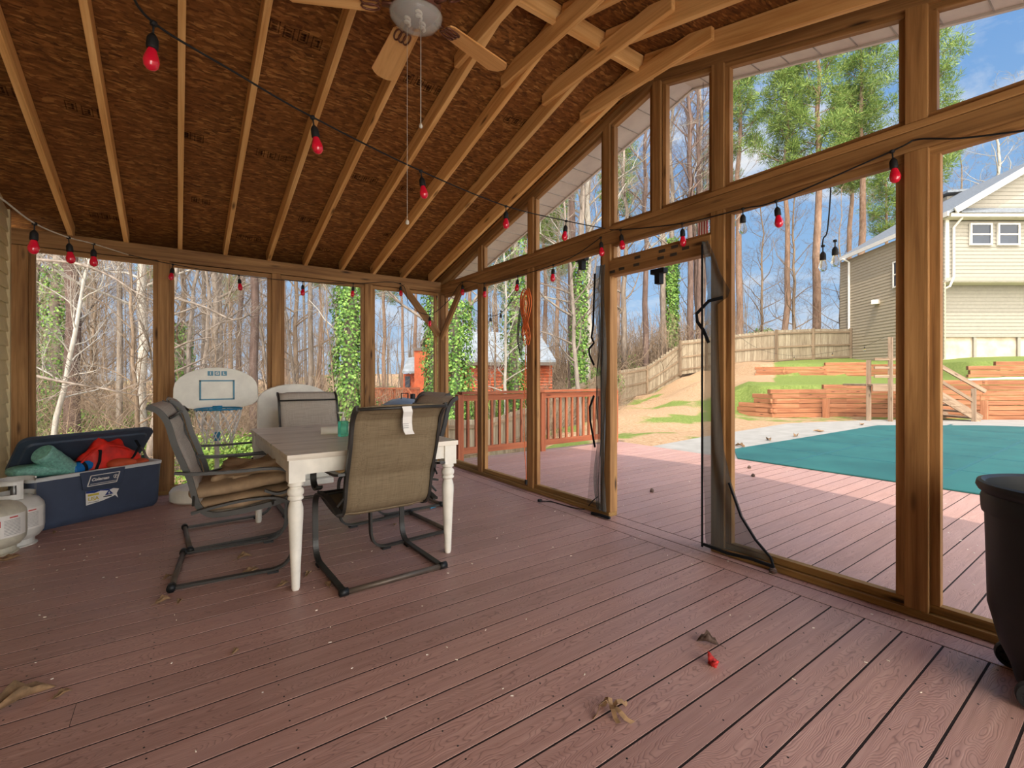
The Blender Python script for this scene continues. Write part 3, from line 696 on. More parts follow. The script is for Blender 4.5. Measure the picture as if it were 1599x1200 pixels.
# ============================================================ CHAIRS
def make_chair(name, label, sling):
    t_ = thing(name, label, 'chair', group='sling patio chairs around the table')
    hb = .295; hs = .262
    base = [(0, .018), (.25, .018), (.45, .018), (.52, .022), (.575, .05), (.605, .11), (.61, .20), (.612, .34), (.60, .395), (.565, .43), (.50, .452), (.40, .458), (.30, .452), (.18, .434), (.09, .415)]
    for s in (-1, 1):
        mb = MB(); pts = catmull([(x, s*hb, z) for x, z in base], 4); mb.ribbon(pts, .034, .014)
        mb.build('sled_runner', M_blackmetal, t_)
        mb = MB(); mb.box((.47, s*hb-.02, 0), (.53, s*hb+.02, .012)); mb.build('foot_pad', M_black, t_)
    mb = MB(); mb.tube([(0, -hb-.02, .02), (0, hb+.02, .02)], .0155, 10); mb.build('floor_crossbar', M_bronze, t_, True)
    for s in (-1, 1):
        mb = MB(); mb.tube([(0, s*(hb-.018), .022), (0, s*(hb+.028), .022)], .0215, 12); mb.build('end_cap', M_black, t_, True)
    fr = [(-.112, 1.018), (-.085, 1.008), (-.055, .985), (-.020, .925), (.007, .815), (.046, .70), (.082, .60), (.104, .50), (.125, .44), (.160, .40), (.21, .383), (.31, .385), (.42, .397), (.51, .412), (.575, .425), (.605, .43)]
    cf = catmull([(x, 0, z) for x, z in fr], 4)
    for s in (-1, 1):
        mb = MB(); mb.ribbon([(p.x, s*hs, p.z) for p in cf], .018, .030); mb.build('side_frame', M_blackmetal, t_)
    for x_, z_, w_, r_ in ((-.108, 1.012, hs, .010), (.60, .43, hs, .011), (.17, .425, hb, .010), (.50, .445, hb, .010), (-.008, .955, hs, .008)):
        mb = MB(); mb.tube([(x_, -w_, z_), (x_, w_, z_)], r_, 8); mb.build('crossbar', M_blackmetal, t_, True)
    # sling, padded in segments
    def sling_mesh(lo, hi, seams):
        P_ = [p for p in cf]; Ls = [0]
        for a, b_ in zip(P_[:-1], P_[1:]): Ls.append(Ls[-1]+(b_-a).length)
        mb = MB(); m = len(P_); rows = []
        idx = [i for i in range(m) if lo <= Ls[i] <= hi]
        fine = []
        for i in idx[:-1]:
            for q in (0, .5): fine.append((P_[i].lerp(P_[i+1], q), Ls[i]+(Ls[i+1]-Ls[i])*q, (P_[i+1]-P_[i]).normalized()))
        up = []; dn = []
        for p, l, tg in fine:
            nn = Vector((-tg.z, 0, tg.x))
            ds = min(abs(l-s) for s in seams)
            th = .004+.017*min(1, ds/.07)**.55
            ro = []; ri = []
            for k in range(13):
                v = -1+2*k/12; e = 1 if abs(v) < .82 else .45
                ro.append(p+Vector((0, v*(hs-.004), 0))+nn*th*e); ri.append(p+Vector((0, v*(hs-.004), 0))-nn*th*e)
            up.append(ro); dn.append(ri)
        n = 13
        for r in up: mb.v += [tuple(q) for q in r]
        o_ = len(mb.v)
        for r in dn: mb.v += [tuple(q) for q in r]
        for i in range(len(up)-1):
            for j in range(n-1):
                mb.f.append((i*n+j, i*n+j+1, (i+1)*n+j+1, (i+1)*n+j)); mb.f.append((o_+i*n+j, o_+(i+1)*n+j, o_+(i+1)*n+j+1, o_+i*n+j+1))
            for j in (0, n-1): mb.f.append((i*n+j, (i+1)*n+j, o_+(i+1)*n+j, o_+i*n+j))
        e = len(up)-1
        for i in (0, e):
            for j in range(n-1): mb.f.append((i*n+j, i*n+j+1, o_+i*n+j+1, o_+i*n+j))
        return mb
    sling_mesh(0, .70, (-.02, .115, .24, .46, .70)).build('backrest', sling, t_, True)
    sling_mesh(.70, 1.30, (.70, .95, 1.14, 1.30)).build('seat', sling, t_, True)
    arm = [(-.035+.05, .652), (.09, .640), (.19, .634), (.33, .632), (.46, .634), (.535, .626), (.585, .600), (.610, .555), (.598, .505), (.56, .482), (.51, .480), (.455, .505)]
    for s in (-1, 1):
        mb = MB(); mb.ribbon([(p.x, s*(hb+.012), p.z) for p in catmull([(x, 0, z) for x, z in arm], 4)], .036, .014)
        mb.tube([(.10, s*hs, .51), (.10, s*(hb+.01), .46)], .007, 6)
        mb.tube([(.065, s*hs, .642), (.065, s*(hb+.02), .642)], .007, 6)
        mb.tube([(.50, s*hs, .40), (.50, s*(hb+.012), .47)], .008, 6)
        mb.build('armrest', M_blackmetal, t_)
    return t_
chA = make_chair('patio_chair', 'sling patio chair at the table\'s near left, piled with beige cushions', M_sling2)
chA.location = (.0, 3.485, 0); chA.rotation_euler = (0, 0, -.10)
chB = make_chair('patio_chair', 'sling patio chair with its back to the camera and a white tag', M_sling)
chB.location = (1.027, 2.583, 0); chB.rotation_euler = (0, 0, PI/2+.02)
def place(src, x, y, rz, label):
    c = copy_tree(src); c.location = (x, y, 0); c.rotation_euler = (0, 0, rz); c['label'] = label; return c
place(chA, .055, 4.10, .04, 'sling patio chair at the table\'s far left, nearest the basketball hoop')
place(chA, 1.03, 4.80, -PI/2, 'sling patio chair at the far end of the table, before the white panel')
place(chA, 1.64, 3.46, PI+.08, 'sling patio chair at the table\'s near right, hidden behind the tagged chair')
place(chA, 1.94, 4.13, PI+.03, 'sling patio chair at the table\'s far right, its curved top showing')
# tag on chair B
mb = MB(); rows = [(-.118, 1.02), (-.122, .99), (-.10, .96), (-.085, .92), (-.082, .88), (-.094, .86)]
tg = MB(); tg.ribbon([(x-.012, -.005-(.006*i), z) for i, (x, z) in enumerate(rows)], .055, .002); o = tg.build('care_tag', M_lab, chB); o['label'] = 'white paper tag'
mb = MB()
for k in range(6): mb.box((-.099+.0, -.03, .895+k*.011), (-.0975, .012, .898+k*.011))
mb.build('tag_print', M_labgrey, o)
mb = MB()
# ============================================================ CUSHIONS
def blob(dims, seed=0, amp=.02, nu=28, nv=18, p=.35, freq=5):
    mb = MB(); a, b_, c = [d/2 for d in dims]
    def sp(v, e): return math.copysign(abs(v)**e, v)
    for i in range(nv+1):
        ph = -PI/2+PI*i/nv
        for j in range(nu):
            th_ = 2*PI*j/nu
            x = a*sp(math.cos(ph), p*1.2)*sp(math.cos(th_), p); y = b_*sp(math.cos(ph), p*1.2)*sp(math.sin(th_), p); z = c*sp(math.sin(ph), .8)
            nz = noise.noise(Vector((x*freq+seed, y*freq, z*freq)))
            mb.v.append((x*(1+nz*amp*4), y*(1+nz*amp*4), z*(1+nz*amp*10)))
    for i in range(nv):
        for j in range(nu): mb.f.append((i*nu+j, i*nu+(j+1) % nu, (i+1)*nu+(j+1) % nu, (i+1)*nu+j))
    return mb
Ma = Matrix.Translation(chA.location) @ Euler((0, 0, -.10)).to_matrix().to_4x4()
for (x, z, dm, ry, sd, lb) in ((.345, .447, (.50, .50, .095), -.07, 1, 'lower beige seat cushion of the stack on the near left chair'), (.335, .528, (.50, .50, .09), -.11, 4, 'upper beige seat cushion of the stack on the near left chair'), (.40, .600, (.42, .40, .07), -.12, 9, 'crumpled beige cushion cover draped on top of the two seat cushions')):
    o = blob(dm, sd, .05 if sd != 9 else .12, freq=6 if sd != 9 else 16).build('seat_cushion', M_cush, None, True)
    o.matrix_world = Ma @ Matrix.Translation((x, 0, z)) @ Euler((0, ry, 0)).to_matrix().to_4x4()
    tag(o, lb, 'cushion', 'beige seat cushions')
o = blob((.46, .46, .07), 2, .05).build('seat_cushion', M_cush, None, True); o.location = (1.30, 3.44, .46); tag(o, 'beige seat cushion on the near right chair under the table', 'cushion', 'beige seat cushions')
# ============================================================ TABLE ITEMS
p0 = Px(501, 680, z=TZ); p1 = Px(545, 678, z=TZ); d = (p1-p0); d.z = 0; d.normalize()
tr = thing('paper_towel_roll', 'paper towel roll lying on the table beside the green bottle', 'paper towel', (p0.x, p0.y, TZ), math.atan2(d.y, d.x))
R = Euler((0, PI/2, 0)).to_matrix().to_4x4(); R.translation = (0, .03, .029)
mb = MB(); mb.lathe([(.014, 0), (.029, 0), (.029, .24), (.014, .24), (.014, 0)], n=28, M=R); smooth_angle(mb.build('roll', M_towel, tr))
mb = MB(); mb.lathe([(.012, -.001), (.0145, -.001), (.0145, .241), (.012, .241), (.012, -.001)], n=20, M=R); mb.build('cardboard_core', M_leafd, tr)
pb = Px(537, 683, z=TZ)
bt = thing('soap_bottle', 'green translucent pump soap bottle standing on the table', 'bottle', (pb.x, pb.y+.02, TZ), .4)
mb = MB(); mb.cbox((0, 0, .058), (.062, .046, .112)); o = mb.build('bottle_body', M_soap, bt, False, .008)
mb = MB(); mb.lathe([(.010, .112), (.013, .116), (.013, .135), (.006, .138), (.005, .165), (.010, .167), (.010, .176), (0, .178)], n=16); mb.box((-.042, -.006, .168), (.008, .006, .177)); mb.build('pump_head', M_whitep, bt)
# ============================================================ BASKETBALL HOOP
bh = thing('basketball_hoop', 'toddler basketball hoop with cream arched backboard and blue rim', 'basketball hoop', (.31, 5.37, 0))
mb = MB(); mb.lathe([(0, 0), (.92, 0), (1, .12), (1, .62), (.93, .82), (.7, .90), (.62, 1.0), (0, 1.0)], (-.06, .06, 0), 36)
mb.v = [(-.06+(v[0]+.06)*.32, .06+(v[1]-.06)*.26, v[2]*.155) for v in mb.v]; smooth_angle(mb.build('base', M_whitep, bh), 35)
mb = MB(); mb.tube([(0, .03, .14), (0, .03, 1.1)], .021, 12); o = mb.build('pole', M_whitep, bh, True)
ol = []; hwid = .345
for k in range(13):
    a = PI-PI*k/12; ol.append((hwid*math.cos(a), -.03, 1.075+.195*math.sin(a)))
ol += [(hwid+.004, -.03, .96), (hwid-.012, -.03, .93), (hwid-.05, -.03, .902), (.20, -.03, .874), (.08, -.03, .858), (-.08, -.03, .858), (-.20, -.03, .874), (-hwid+.05, -.03, .902), (-hwid+.012, -.03, .93), (-hwid-.004, -.03, .96)]
mb = MB(); mb.prism(ol[::-1], (0, .035, 0)); bb = mb.build('backboard', M_whitep, bh, False, .004)
mb = MB(); yf = -.0365
for (x0, x1, z0, z1) in ((-.145, .145, 1.135, 1.148), (-.145, .145, .955, .968), (-.145, -.130, .955, 1.148), (.130, .145, .955, 1.148)): mb.box((x0, yf, z0), (x1, yf+.003, z1))
mb.build('target_square', M_bluep, bb)
for k, ch in enumerate('IGL'):
    mb = MB(); xc = (k-1)*.056; mb.box((xc-.023, yf, 1.190), (xc+.023, yf+.003, 1.234)); mb.build('logo_tile', M_bluep, bb)
    Mt = Matrix.Translation((xc, yf-.001, 1.212)) @ Euler((PI/2, 0, 0)).to_matrix().to_4x4(); text_mesh('logo_letter', ch, .04, M_whitep, Mt, bb, offs=.001)
rc_ = Vector((.0, -.235, .882)); Rr = .185
mb = MB(); mb.tube([rc_+Vector((Rr*math.cos(q*PI/20), Rr*math.sin(q*PI/20), 0)) for q in range(40)], .008, 8, closed=True)
mb.box((-.04, -.06, .85), (.04, -.034, .90)); mb.build('rim', M_blue, bh, True)
mb = MB()
for k in range(16):
    a = 2*PI*k/16
    mb.tube([rc_+Vector((Rr*math.cos(a), Rr*math.sin(a), -.014)), rc_+Vector(((Rr+.006)*math.cos(a), (Rr+.006)*math.sin(a), .002))], .005, 5)
mb.build('net_hooks', M_blue, bh)
mb = MB(); nk = 12; lv = [(.185, -.01), (.175, -.08), (.15, -.16), (.125, -.24), (.112, -.31), (.115, -.37)]
for s in (-1, 1):
    for k in range(nk):
        pts = []
        for i, (r, z) in enumerate(lv): a = 2*PI*(k+s*i*.5)/nk; pts.append(rc_+Vector((r*math.cos(a), r*math.sin(a), z)))
        mb.tube(pts, .0042, 5)
mb.build('net', M_net, bh)
mb = MB(); mb.cbox((0, -.005, .60), (.055, .055, .085)); mb.build('height_clamp', M_blue, bh, False, .01)
# ============================================================ WHITE ARCHED PANEL
wp = thing('arched_plastic_panel', 'cream moulded plastic panel with an arched top behind the table', 'panel', (1.03, 5.50, 0))
ol = []; a0 = .36
for k in range(15):
    a = PI-PI*k/14; ol.append((a0*math.cos(a)*.98, 0, .93+.17*math.sin(a)))
ol += [(a0+.0, 0, 0), (-a0, 0, 0)]
mb = MB(); mb.prism(ol[::-1], (0, .05, 0)); mb.build('panel', M_whitep, wp, False, .006)
mb = MB(); mb.box((-.14, -.10, 0), (-.105, -.002, .84)); mb.box((-.06, -.10, 0), (-.085, -.002, .83)); mb.box((-.14, -.02, 0), (-.06, -.002, .82)); mb.build('side_rib', M_white, wp, False)
mb = MB(); mb.box((-.38, -.12, 0), (.38, .02, .06)); mb.build('foot', M_whitep, wp, False, .008)
# kettle grill
kg = thing('kettle_grill', 'kettle grill with a blue-grey domed lid in the back corner', 'grill', (2.15, 5.20, 0))
mb = MB(); mb.lathe([(.292, .70), (.30, .72), (.285, .79), (.23, .86), (.14, .91), (.0, .935)], n=36); mb.build('lid', M_kettle, kg, True)
mb = MB(); mb.lathe([(0, .42), (.12, .44), (.22, .51), (.28, .62), (.295, .705)], n=36); mb.build('bowl', M_black, kg, True)
mb = MB(); mb.tube([(-.045, -.05, .92), (-.045, -.05, .985), (.035, -.05, .985), (.035, -.05, .92)], .007, 8); mb.build('lid_handle', M_black, kg)
mb = MB(); mb.lathe([(.03, .90), (.03, .97), (0, .975)], (.20*.7, .05, 0), 16); mb.build('vent_cap', M_black, kg)
for k in range(3):
    a = k*2*PI/3+.5; mb = MB(); mb.tube([(.2*math.cos(a), .2*math.sin(a), .53), (.27*math.cos(a), .27*math.sin(a), 0.0)], .011, 8); mb.build('leg', M_metal, kg)
# ============================================================ COOLER
co = thing('cooler', 'large navy ice chest with its lid propped open', 'cooler', (0,0,0))
u = Vector((math.cos(math.radians(30.5)), math.sin(math.radians(30.5)), 0)); v = Vector((-u.y, u.x, 0))
fr_ = Vector((-.125, 5.40, 0))         # front right bottom corner
co.location = fr_; co.rotation_euler = (0, 0, math.radians(30.5))
Lc, Wc, Hc = .90, .36, .405
def rring(x0, x1, y0, y1, r, z, n=5):
    P_ = []
    for cx_, cy_, a0_ in ((x1-r, y1-r, 0), (x0+r, y1-r, PI/2), (x0+r, y0+r, PI), (x1-r, y0+r, 1.5*PI)):
        for k in range(n+1):
            a = a0_+PI/2*k/n; P_.append((cx_+r*math.cos(a), cy_+r*math.sin(a), z))
    return P_
def loft(mb, rings, cap0=True, cap1=True):
    n = len(rings[0]); base = len(mb.v)
    for r in rings: mb.v += r
    for i in range(len(rings)-1):
        for j in range(n): mb.f.append((base+i*n+j, base+i*n+(j+1) % n, base+(i+1)*n+(j+1) % n, base+(i+1)*n+j))
    if cap0: mb.f.append(tuple(base+j for j in range(n))[::-1])
    if cap1: mb.f.append(tuple(base+(len(rings)-1)*n+j for j in range(n)))
mb = MB(); loft(mb, [rring(-Lc+.03, -.03, .03, Wc-.02, .04, 0), rring(-Lc+.012, -.012, .012, Wc-.008, .05, .02), rring(-Lc+.004, -.004, .006, Wc-.004, .05, .05), rring(-Lc-.01, .01, -.01, Wc+.008, .05, Hc-.02), rring(-Lc-.008, .008, -.008, Wc+.006, .05, Hc-.01), rring(-Lc+.03, -.03, .03, Wc-.03, .04, Hc-.01), rring(-Lc+.045, -.045, .045, Wc-.045, .03, .06)], True, True)
smooth_angle(mb.build('body', M_dust, co), 40)
mb = MB(); loft(mb, [rring(-Lc-.014, .014, -.014, Wc+.012, .05, Hc-.022), rring(-Lc-.016, .016, -.016, Wc+.014, .05, Hc), rring(-Lc-.010, .010, -.010, Wc+.008, .05, Hc+.006), rring(-Lc+.03, -.03, .03, Wc-.03, .04, Hc+.004), rring(-Lc+.035, -.035, .035, Wc-.035, .04, Hc-.03)], False, False)
mb.build('rim', M_rim, co, True)
fx = -.455
mb = MB(); mb.prism([(fx-.155, -.030, .405), (fx+.155, -.030, .405), (fx+.135, -.024, .265), (fx-.135, -.024, .265)], (0, .03, 0)); mb.build('latch_panel', M_dust, co, False, .004)
def slant(mb, pts, th=.004, y=-.0335, close=True):
    n = len(pts)
    for i in range(n if close else n-1):
        a = Vector((pts[i][0], y, pts[i][1])); b_ = Vector((pts[(i+1) % n][0], y, pts[(i+1) % n][1])); mb.tube([a, b_], th, 4)
mb = MB(); slant(mb, [(fx-.112, .290), (fx+.088, .290), (fx+.112, .372), (fx-.088, .372)], .0038); slant(mb, [(fx-.092, .303), (fx+.085, .303)], .0022, close=False); mb.build('logo_border', M_lab, co)
Mt = Matrix.Translation((fx-.026, -.0335, .337)) @ Euler((PI/2, 0, 0)).to_matrix().to_4x4()
text_mesh('logo_text', 'Coleman', .033, M_lab, Mt, co, .001, .3, offs=.0009)
mb = MB(); mb.tube([(fx+.082+.015*math.cos(q*PI/8), -.0335, .338+.015*math.sin(q*PI/8)) for q in range(16)], .002, 5, closed=True); mb.prism([(fx+.075, -.035, .328), (fx+.082, -.035, .330), (fx+.090, -.035, .348), (fx+.079, -.035, .346)], (0, .002, 0)); mb.build('logo_emblem', M_lab, co)
# sticker
st_ = MB(); st_.prism([(fx-.115, -.020, .135), (fx-.005, -.020, .150), (fx+.085, -.020, .175), (fx+.105, -.021, .150), (fx+.095, -.021, .190), (fx+.112, -.022, .225), (fx+.07, -.022, .238), (fx-.118, -.022, .250)], (0, .004, 0)); sk = st_.build('paper_sticker', M_lab, co); sk['label'] = 'torn white paper sticker'
mb = MB(); mb.prism([(fx-.118, -.0235, .232), (fx-.118, -.0235, .250), (fx+.07, -.0235, .238), (fx+.03, -.0235, .226), (fx-.02, -.0235, .236), (fx-.06, -.0235, .226)], (0, .001, 0)); mb.prism([(fx+.01, -.0235, .190), (fx+.07, -.0235, .192), (fx+.040, -.0235, .232)], (0, .001, 0)); mb.build('sticker_navy', M_labnavy, sk)
mb = MB(); mb.box((fx-.105, -.0235, .206), (fx-.03, -.0225, .222)); mb.build('sticker_yellow', M_labyel, sk)
mb = MB(); mb.box((fx-.0, -.0235, .176), (fx+.06, -.0225, .184)); mb.box((fx-.105, -.0225, .152), (fx-.03, -.0215, .155)); mb.build('sticker_print', M_strap, sk)
Mt = Matrix.Translation((fx-.068, -.0240, .180)) @ Euler((PI/2, 0, 0)).to_matrix().to_4x4(); text_mesh('sticker_text', 'USA', .040, M_labyel, Mt, sk, .0008, offs=.0008)
Mt = Matrix.Translation((fx+.040, -.0248, .206)) @ Euler((PI/2, 0, 0)).to_matrix().to_4x4(); text_mesh('sticker_numeral', '6', .028, M_lab, Mt, sk, .0008)
# lid
lidM = Matrix.Translation((0, Wc+.012, Hc+.012)) @ Euler((-math.radians(47), 0, 0)).to_matrix().to_4x4()
mb = MB(); loft(mb, [rring(-Lc-.012, .012, -Wc-.02, 0, .06, 0), rring(-Lc-.014, .014, -Wc-.022, .002, .06, .02), rring(-Lc-.0, .0, -Wc-.01, -.01, .06, .042), rring(-Lc+.04, -.04, -Wc+.04, -.05, .05, .048)], True, True)
lo = mb.build('lid', M_lid, co); smooth_angle(lo, 35); lo.matrix_local = lidM
mb = MB(); loft(mb, [rring(-Lc+.03, -.03, -Wc+.02, -.03, .05, -.001), rring(-Lc+.04, -.04, -Wc+.03, -.04, .05, -.014)], False, True); o = mb.build('lid_liner', M_lid, co); o.matrix_local = lidM
mb = MB(); mb.ribbon([(-.05, .12, Hc), (-.045, .20, Hc+.10), (-.05, .28, Hc+.16)], .02, .008, (1,0,0)); mb.build('lid_stay', M_metal, co)
# contents (positions in cooler axes)
Mc = Matrix.Translation(fr_) @ Euler((0, 0, math.radians(30.5))).to_matrix().to_4x4()
def put(o, x, y, z, rot=(0,0,0)):
    o.matrix_world = Mc @ Matrix.Translation((x, y, z)) @ Euler(rot).to_matrix().to_4x4()
def roll(r, ln, n=28, bulge=.0):
    mb = MB(); prof = [(0, -ln/2), (r*.35, -ln/2+.004), (r*.55, -ln/2-.002), (r*.85, -ln/2), (r, -ln/2+.012)]
    for k in range(1, 12): prof.append((r*(1+.03*math.sin(k*2.3)), -ln/2+ln*k/12))
    prof += [(r, ln/2-.012), (r*.85, ln/2), (r*.5, ln/2-.003), (r*.3, ln/2+.003), (0, ln/2)]
    mb.lathe(prof, n=n); return mb
o = smooth_angle(roll(.078, .38).build('rolled_windshield_shade', M_tealf), 50); put(o, -.68, .11, .47, (0, math.radians(-48), .35)); tag(o, 'pale teal foil roll standing slanted in the open cooler', 'roll')
o = blob((.34, .22, .10), 3, .03, p=.7).build('foil_bag', M_tealf, None, True); put(o, -.80, .15, .455, (0, .04, 0)); tag(o, 'teal foil bag lying at the left end of the cooler', 'bag')
o = blob((.30, .16, .12), 5, .05, p=.7).build('blue_float', M_bluef, None, True); put(o, -.73, .26, .42); tag(o, 'bright blue nylon bundle behind the teal foil bag', 'float')
o = smooth_angle(roll(.055, .17).build('blue_float', M_bluef), 50); put(o, -.545, .12, .43, (0, math.radians(78), .3)); tag(o, 'bright blue nylon roll with a black strap beside the foil roll', 'float')
mb = MB(); mb.lathe([(.057, -.012), (.059, 0), (.057, .012)], n=24); s_ = mb.build('strap', M_strap, o)
rf = thing('folded_red_float', 'red nylon folded pop-up hoop with black straps in the cooler', 'float', Mc @ Vector((-.33, .17, .34)), math.radians(30.5))
mb = blob((.42, .20, .40), 8, .06, p=.75, freq=9); o = mb.build('red_fabric', M_redf, rf, True); o.matrix_local = Matrix.Translation((0.0, 0, .08)) @ Euler((0, .12, 0)).to_matrix().to_4x4()
mb = blob((.36, .12, .38), 12, .05, p=.75, freq=9); o = mb.build('red_fabric', M_redf, rf, True); o.matrix_local = Matrix.Translation((-.09, -.03, .05)) @ Euler((0, .5, 0)).to_matrix().to_4x4()
mb = MB(); mb.tube([(.21*math.cos(q*PI/14)-.03, -.075+.02*math.sin(q), .06+.185*math.sin(q*PI/14)) for q in range(15)], .008, 6); mb.build('hoop_edge', M_redf, rf, True)
for x0, tl in ((-.14, .1), (.06, .3)):
    mb = MB(); mb.ribbon([(x0+tl*.5, .0, .26), (x0+tl*.45, -.085, .21), (x0+tl*.25, -.115, .13), (x0+.0, -.115, .06), (x0-.02, -.09, 0)], .022, .003, (1,0,0)); mb.build('black_strap', M_strap, rf)
o = blob((.22, .14, .08), 15, .06, p=.8).build('orange_float', M_oranf, None, True); put(o, -.27, .07, .425, (0, .05, 0)); tag(o, 'dull orange nylon bundle below the red hoop', 'float')
o = blob((.16, .12, .06), 19, .06, p=.8).build('orange_float', M_oranf, None, True); put(o, -.14, .09, .41); tag(o, 'small salmon nylon bundle at the right end of the cooler', 'float')
o = smooth_angle(roll(.045, .24).build('rolled_mesh', M_tealm), 50); put(o, -.09, .24, .375, (0, PI/2-.2, .4)); tag(o, 'dark teal mesh roll at the right end inside the cooler', 'roll')
o = smooth_angle(roll(.052, .34).build('rolled_mesh', M_tealm), 50); put(o, -.25, .44, .60, (0, PI/2-.25, .25)); tag(o, 'dark green roll standing behind the raised cooler lid', 'roll')
mb = MB(); mb.box((-.06, .385, .0), (-.01, .42, .56)); o = mb.build('blue_paddle', M_bluef, None, False, .006); put(o, 0, 0, 0); tag(o, 'flat blue board standing upright behind the cooler', 'board')
o = smooth_angle(roll(.05, .52).build('rolled_mesh', M_tealm), 50); put(o, -.25, .44, .26, (0, 0, 0)); tag(o, 'dark green roll upright between cooler and back screen', 'roll')
# ============================================================ PROPANE TANKS
def tank(label, px, dz, mat, collar=True, rz=0):
    x, y = W(px, dz)
    t_ = thing('propane_tank', label, 'propane tank', (x, y, 0), rz, group='propane tanks by the house wall')
    mb = MB(); mb.lathe([(0, .03), (.08, .035), (.125, .055), (.150, .09), (.155, .13), (.155, .255), (.150, .285), (.125, .32), (.08, .343), (0, .352)], n=40); smooth_angle(mb.build('body', mat, t_), 60)
    mb = MB(); mb.lathe([(.095, 0), (.118, 0), (.118, .006), (.104, .012), (.104, .06), (.095, .06), (.095, 0)], n=32); mb.build('foot_ring', mat, t_)
    if collar:
        mb = MB()
        for r_, z0, z1 in ((.108, .335, .37), (.108, .435, .462)):
            n = 40
            for k in range(n):
                if 0 < k < 34: 
                    a, b_ = 2*PI*k/n, 2*PI*(k+1)/n
                    for rr in (r_, r_-.005): mb.quad((rr*math.cos(a), rr*math.sin(a), z0), (rr*math.cos(b_), rr*math.sin(b_), z0), (rr*math.cos(b_), rr*math.sin(b_), z1), (rr*math.cos(a), rr*math.sin(a), z1))
        for k in (1, 9, 10, 11, 20, 21, 22, 32, 33):
            a, b_ = 2*PI*k/40, 2*PI*(k+1)/40
            for rr in (.108, .103): mb.quad((rr*math.cos(a), rr*math.sin(a), .37), (rr*math.cos(b_), rr*math.sin(b_), .37), (rr*math.cos(b_), rr*math.sin(b_), .435), (rr*math.cos(a), rr*math.sin(a), .435))
        mb.tube([(.107*math.cos(2*PI*k/40), .107*math.sin(2*PI*k/40), .462) for k in range(1, 35)], .006, 6)
        mb.build('collar', mat, t_)
        mb = MB(); mb.lathe([(.02, .35), (.02, .40), (.012, .40), (.012, .42), (.028, .42), (.028, .44), (0, .44)], n=16); mb.build('valve', M_metal, t_)
    # wrap label facing the camera side
    mb = MB(); ml = MB(); mr2 = MB()
    def wrap(m, a0_, a1_, z0, z1, r_=.1562, n=12):
        for k in range(n):
            a = a0_+(a1_-a0_)*k/n; b_ = a0_+(a1_-a0_)*(k+1)/n
            m.quad((r_*math.cos(a), r_*math.sin(a), z0), (r_*math.cos(b_), r_*math.sin(b_), z0), (r_*math.cos(b_), r_*math.sin(b_), z1), (r_*math.cos(a), r_*math.sin(a), z1))
    fc = math.atan2(-y, -x)-rz
    wrap(mb, fc-.5, fc+1.15, .125, .27)
    o = mb.build('wrap_label', M_lab, t_)
    for k in range(11): wrap(ml, fc+.28, fc+.85, .14+k*.0095, .1425+k*.0095, .1568)
    for k in range(7): wrap(ml, fc-.35, fc+.12, .15+k*.013, .153+k*.013, .1568)
    ml.build('label_print', M_labgrey, o)
    wrap(mr2, fc+.45, fc+.75, .250, .258, .1568); wrap(mr2, fc-.05, fc+.18, .20, .24, .1568); mr2.build('label_print', M_labred, o)
    return t_
tank('white propane tank with a raised collar beside the cooler', 22, 3.28, M_steel)
tank('dirty white propane tank, nearest the camera at the left edge', -9, 3.12, M_tankdirty, collar=False, rz=.3)
# ============================================================ TRASH CAN
tc = thing('trash_can', 'large black wheeled plastic trash can at the right edge', 'trash can', (2.66, .165, 0), math.radians(108))
mb = MB(); prof = [(0, .012), (.20, .012), (.215, .03), (.232, .09), (.246, .16), (.254, .30), (.258, .50), (.262, .66), (.270, .66), (.272, .675), (.274, .715), (.268, .735), (.280, .745), (.287, .76), (.283, .778), (.270, .782), (.258, .772), (.256, .74), (.245, .60), (.205, .05), (0, .05)]
mb.lathe(prof, n=56)
# wheel notch: pull the lower wall in on one side
nv = []
for (x, y, z) in mb.v:
    a = math.atan2(y, x); r = math.hypot(x, y)
    da = abs(a)
    if z < .24 and r > .1 and da < 1.0:
        k = (1-(max(0, da-.8)/.2 if da > .8 else 0))*min(1, (.24-z)/.14); r2 = r*(1-.17*k); x, y = r2*math.cos(a), r2*math.sin(a)
    nv.append((x, y, z))
mb.v = nv; smooth_angle(mb.build('body', M_black, tc), 38)
for s in (-1, 1):
    Mw = Matrix.Translation((.158, s*.158, .054)) @ Euler((PI/2, 0, 0)).to_matrix().to_4x4()
    mb = MB(); mb.lathe([(.0, -.006), (.038, -.006), (.040, -.014), (.051, -.014), (.053, -.008), (.053, .008), (.051, .014), (.040, .014), (.038, .006), (0, .006)], n=32, M=Mw)
    for k in range(5):
        R5 = Mw @ Matrix.Rotation(k*2*PI/5, 4, 'Z'); mb.box((.01, -.004, -.011), (.040, .004, .011), R5)
    w_ = smooth_angle(mb.build('wheel', M_black, tc), 30)
    mb = MB(); mb.lathe([(0, -.022), (.009, -.022), (.009, .022), (0, .022)], n=12, M=Mw); mb.build('hub', M_metal, w_)
mb = MB(); mb.tube([(.158, -.14, .054), (.158, .14, .054)], .006, 8); mb.build('axle', M_metal, tc)
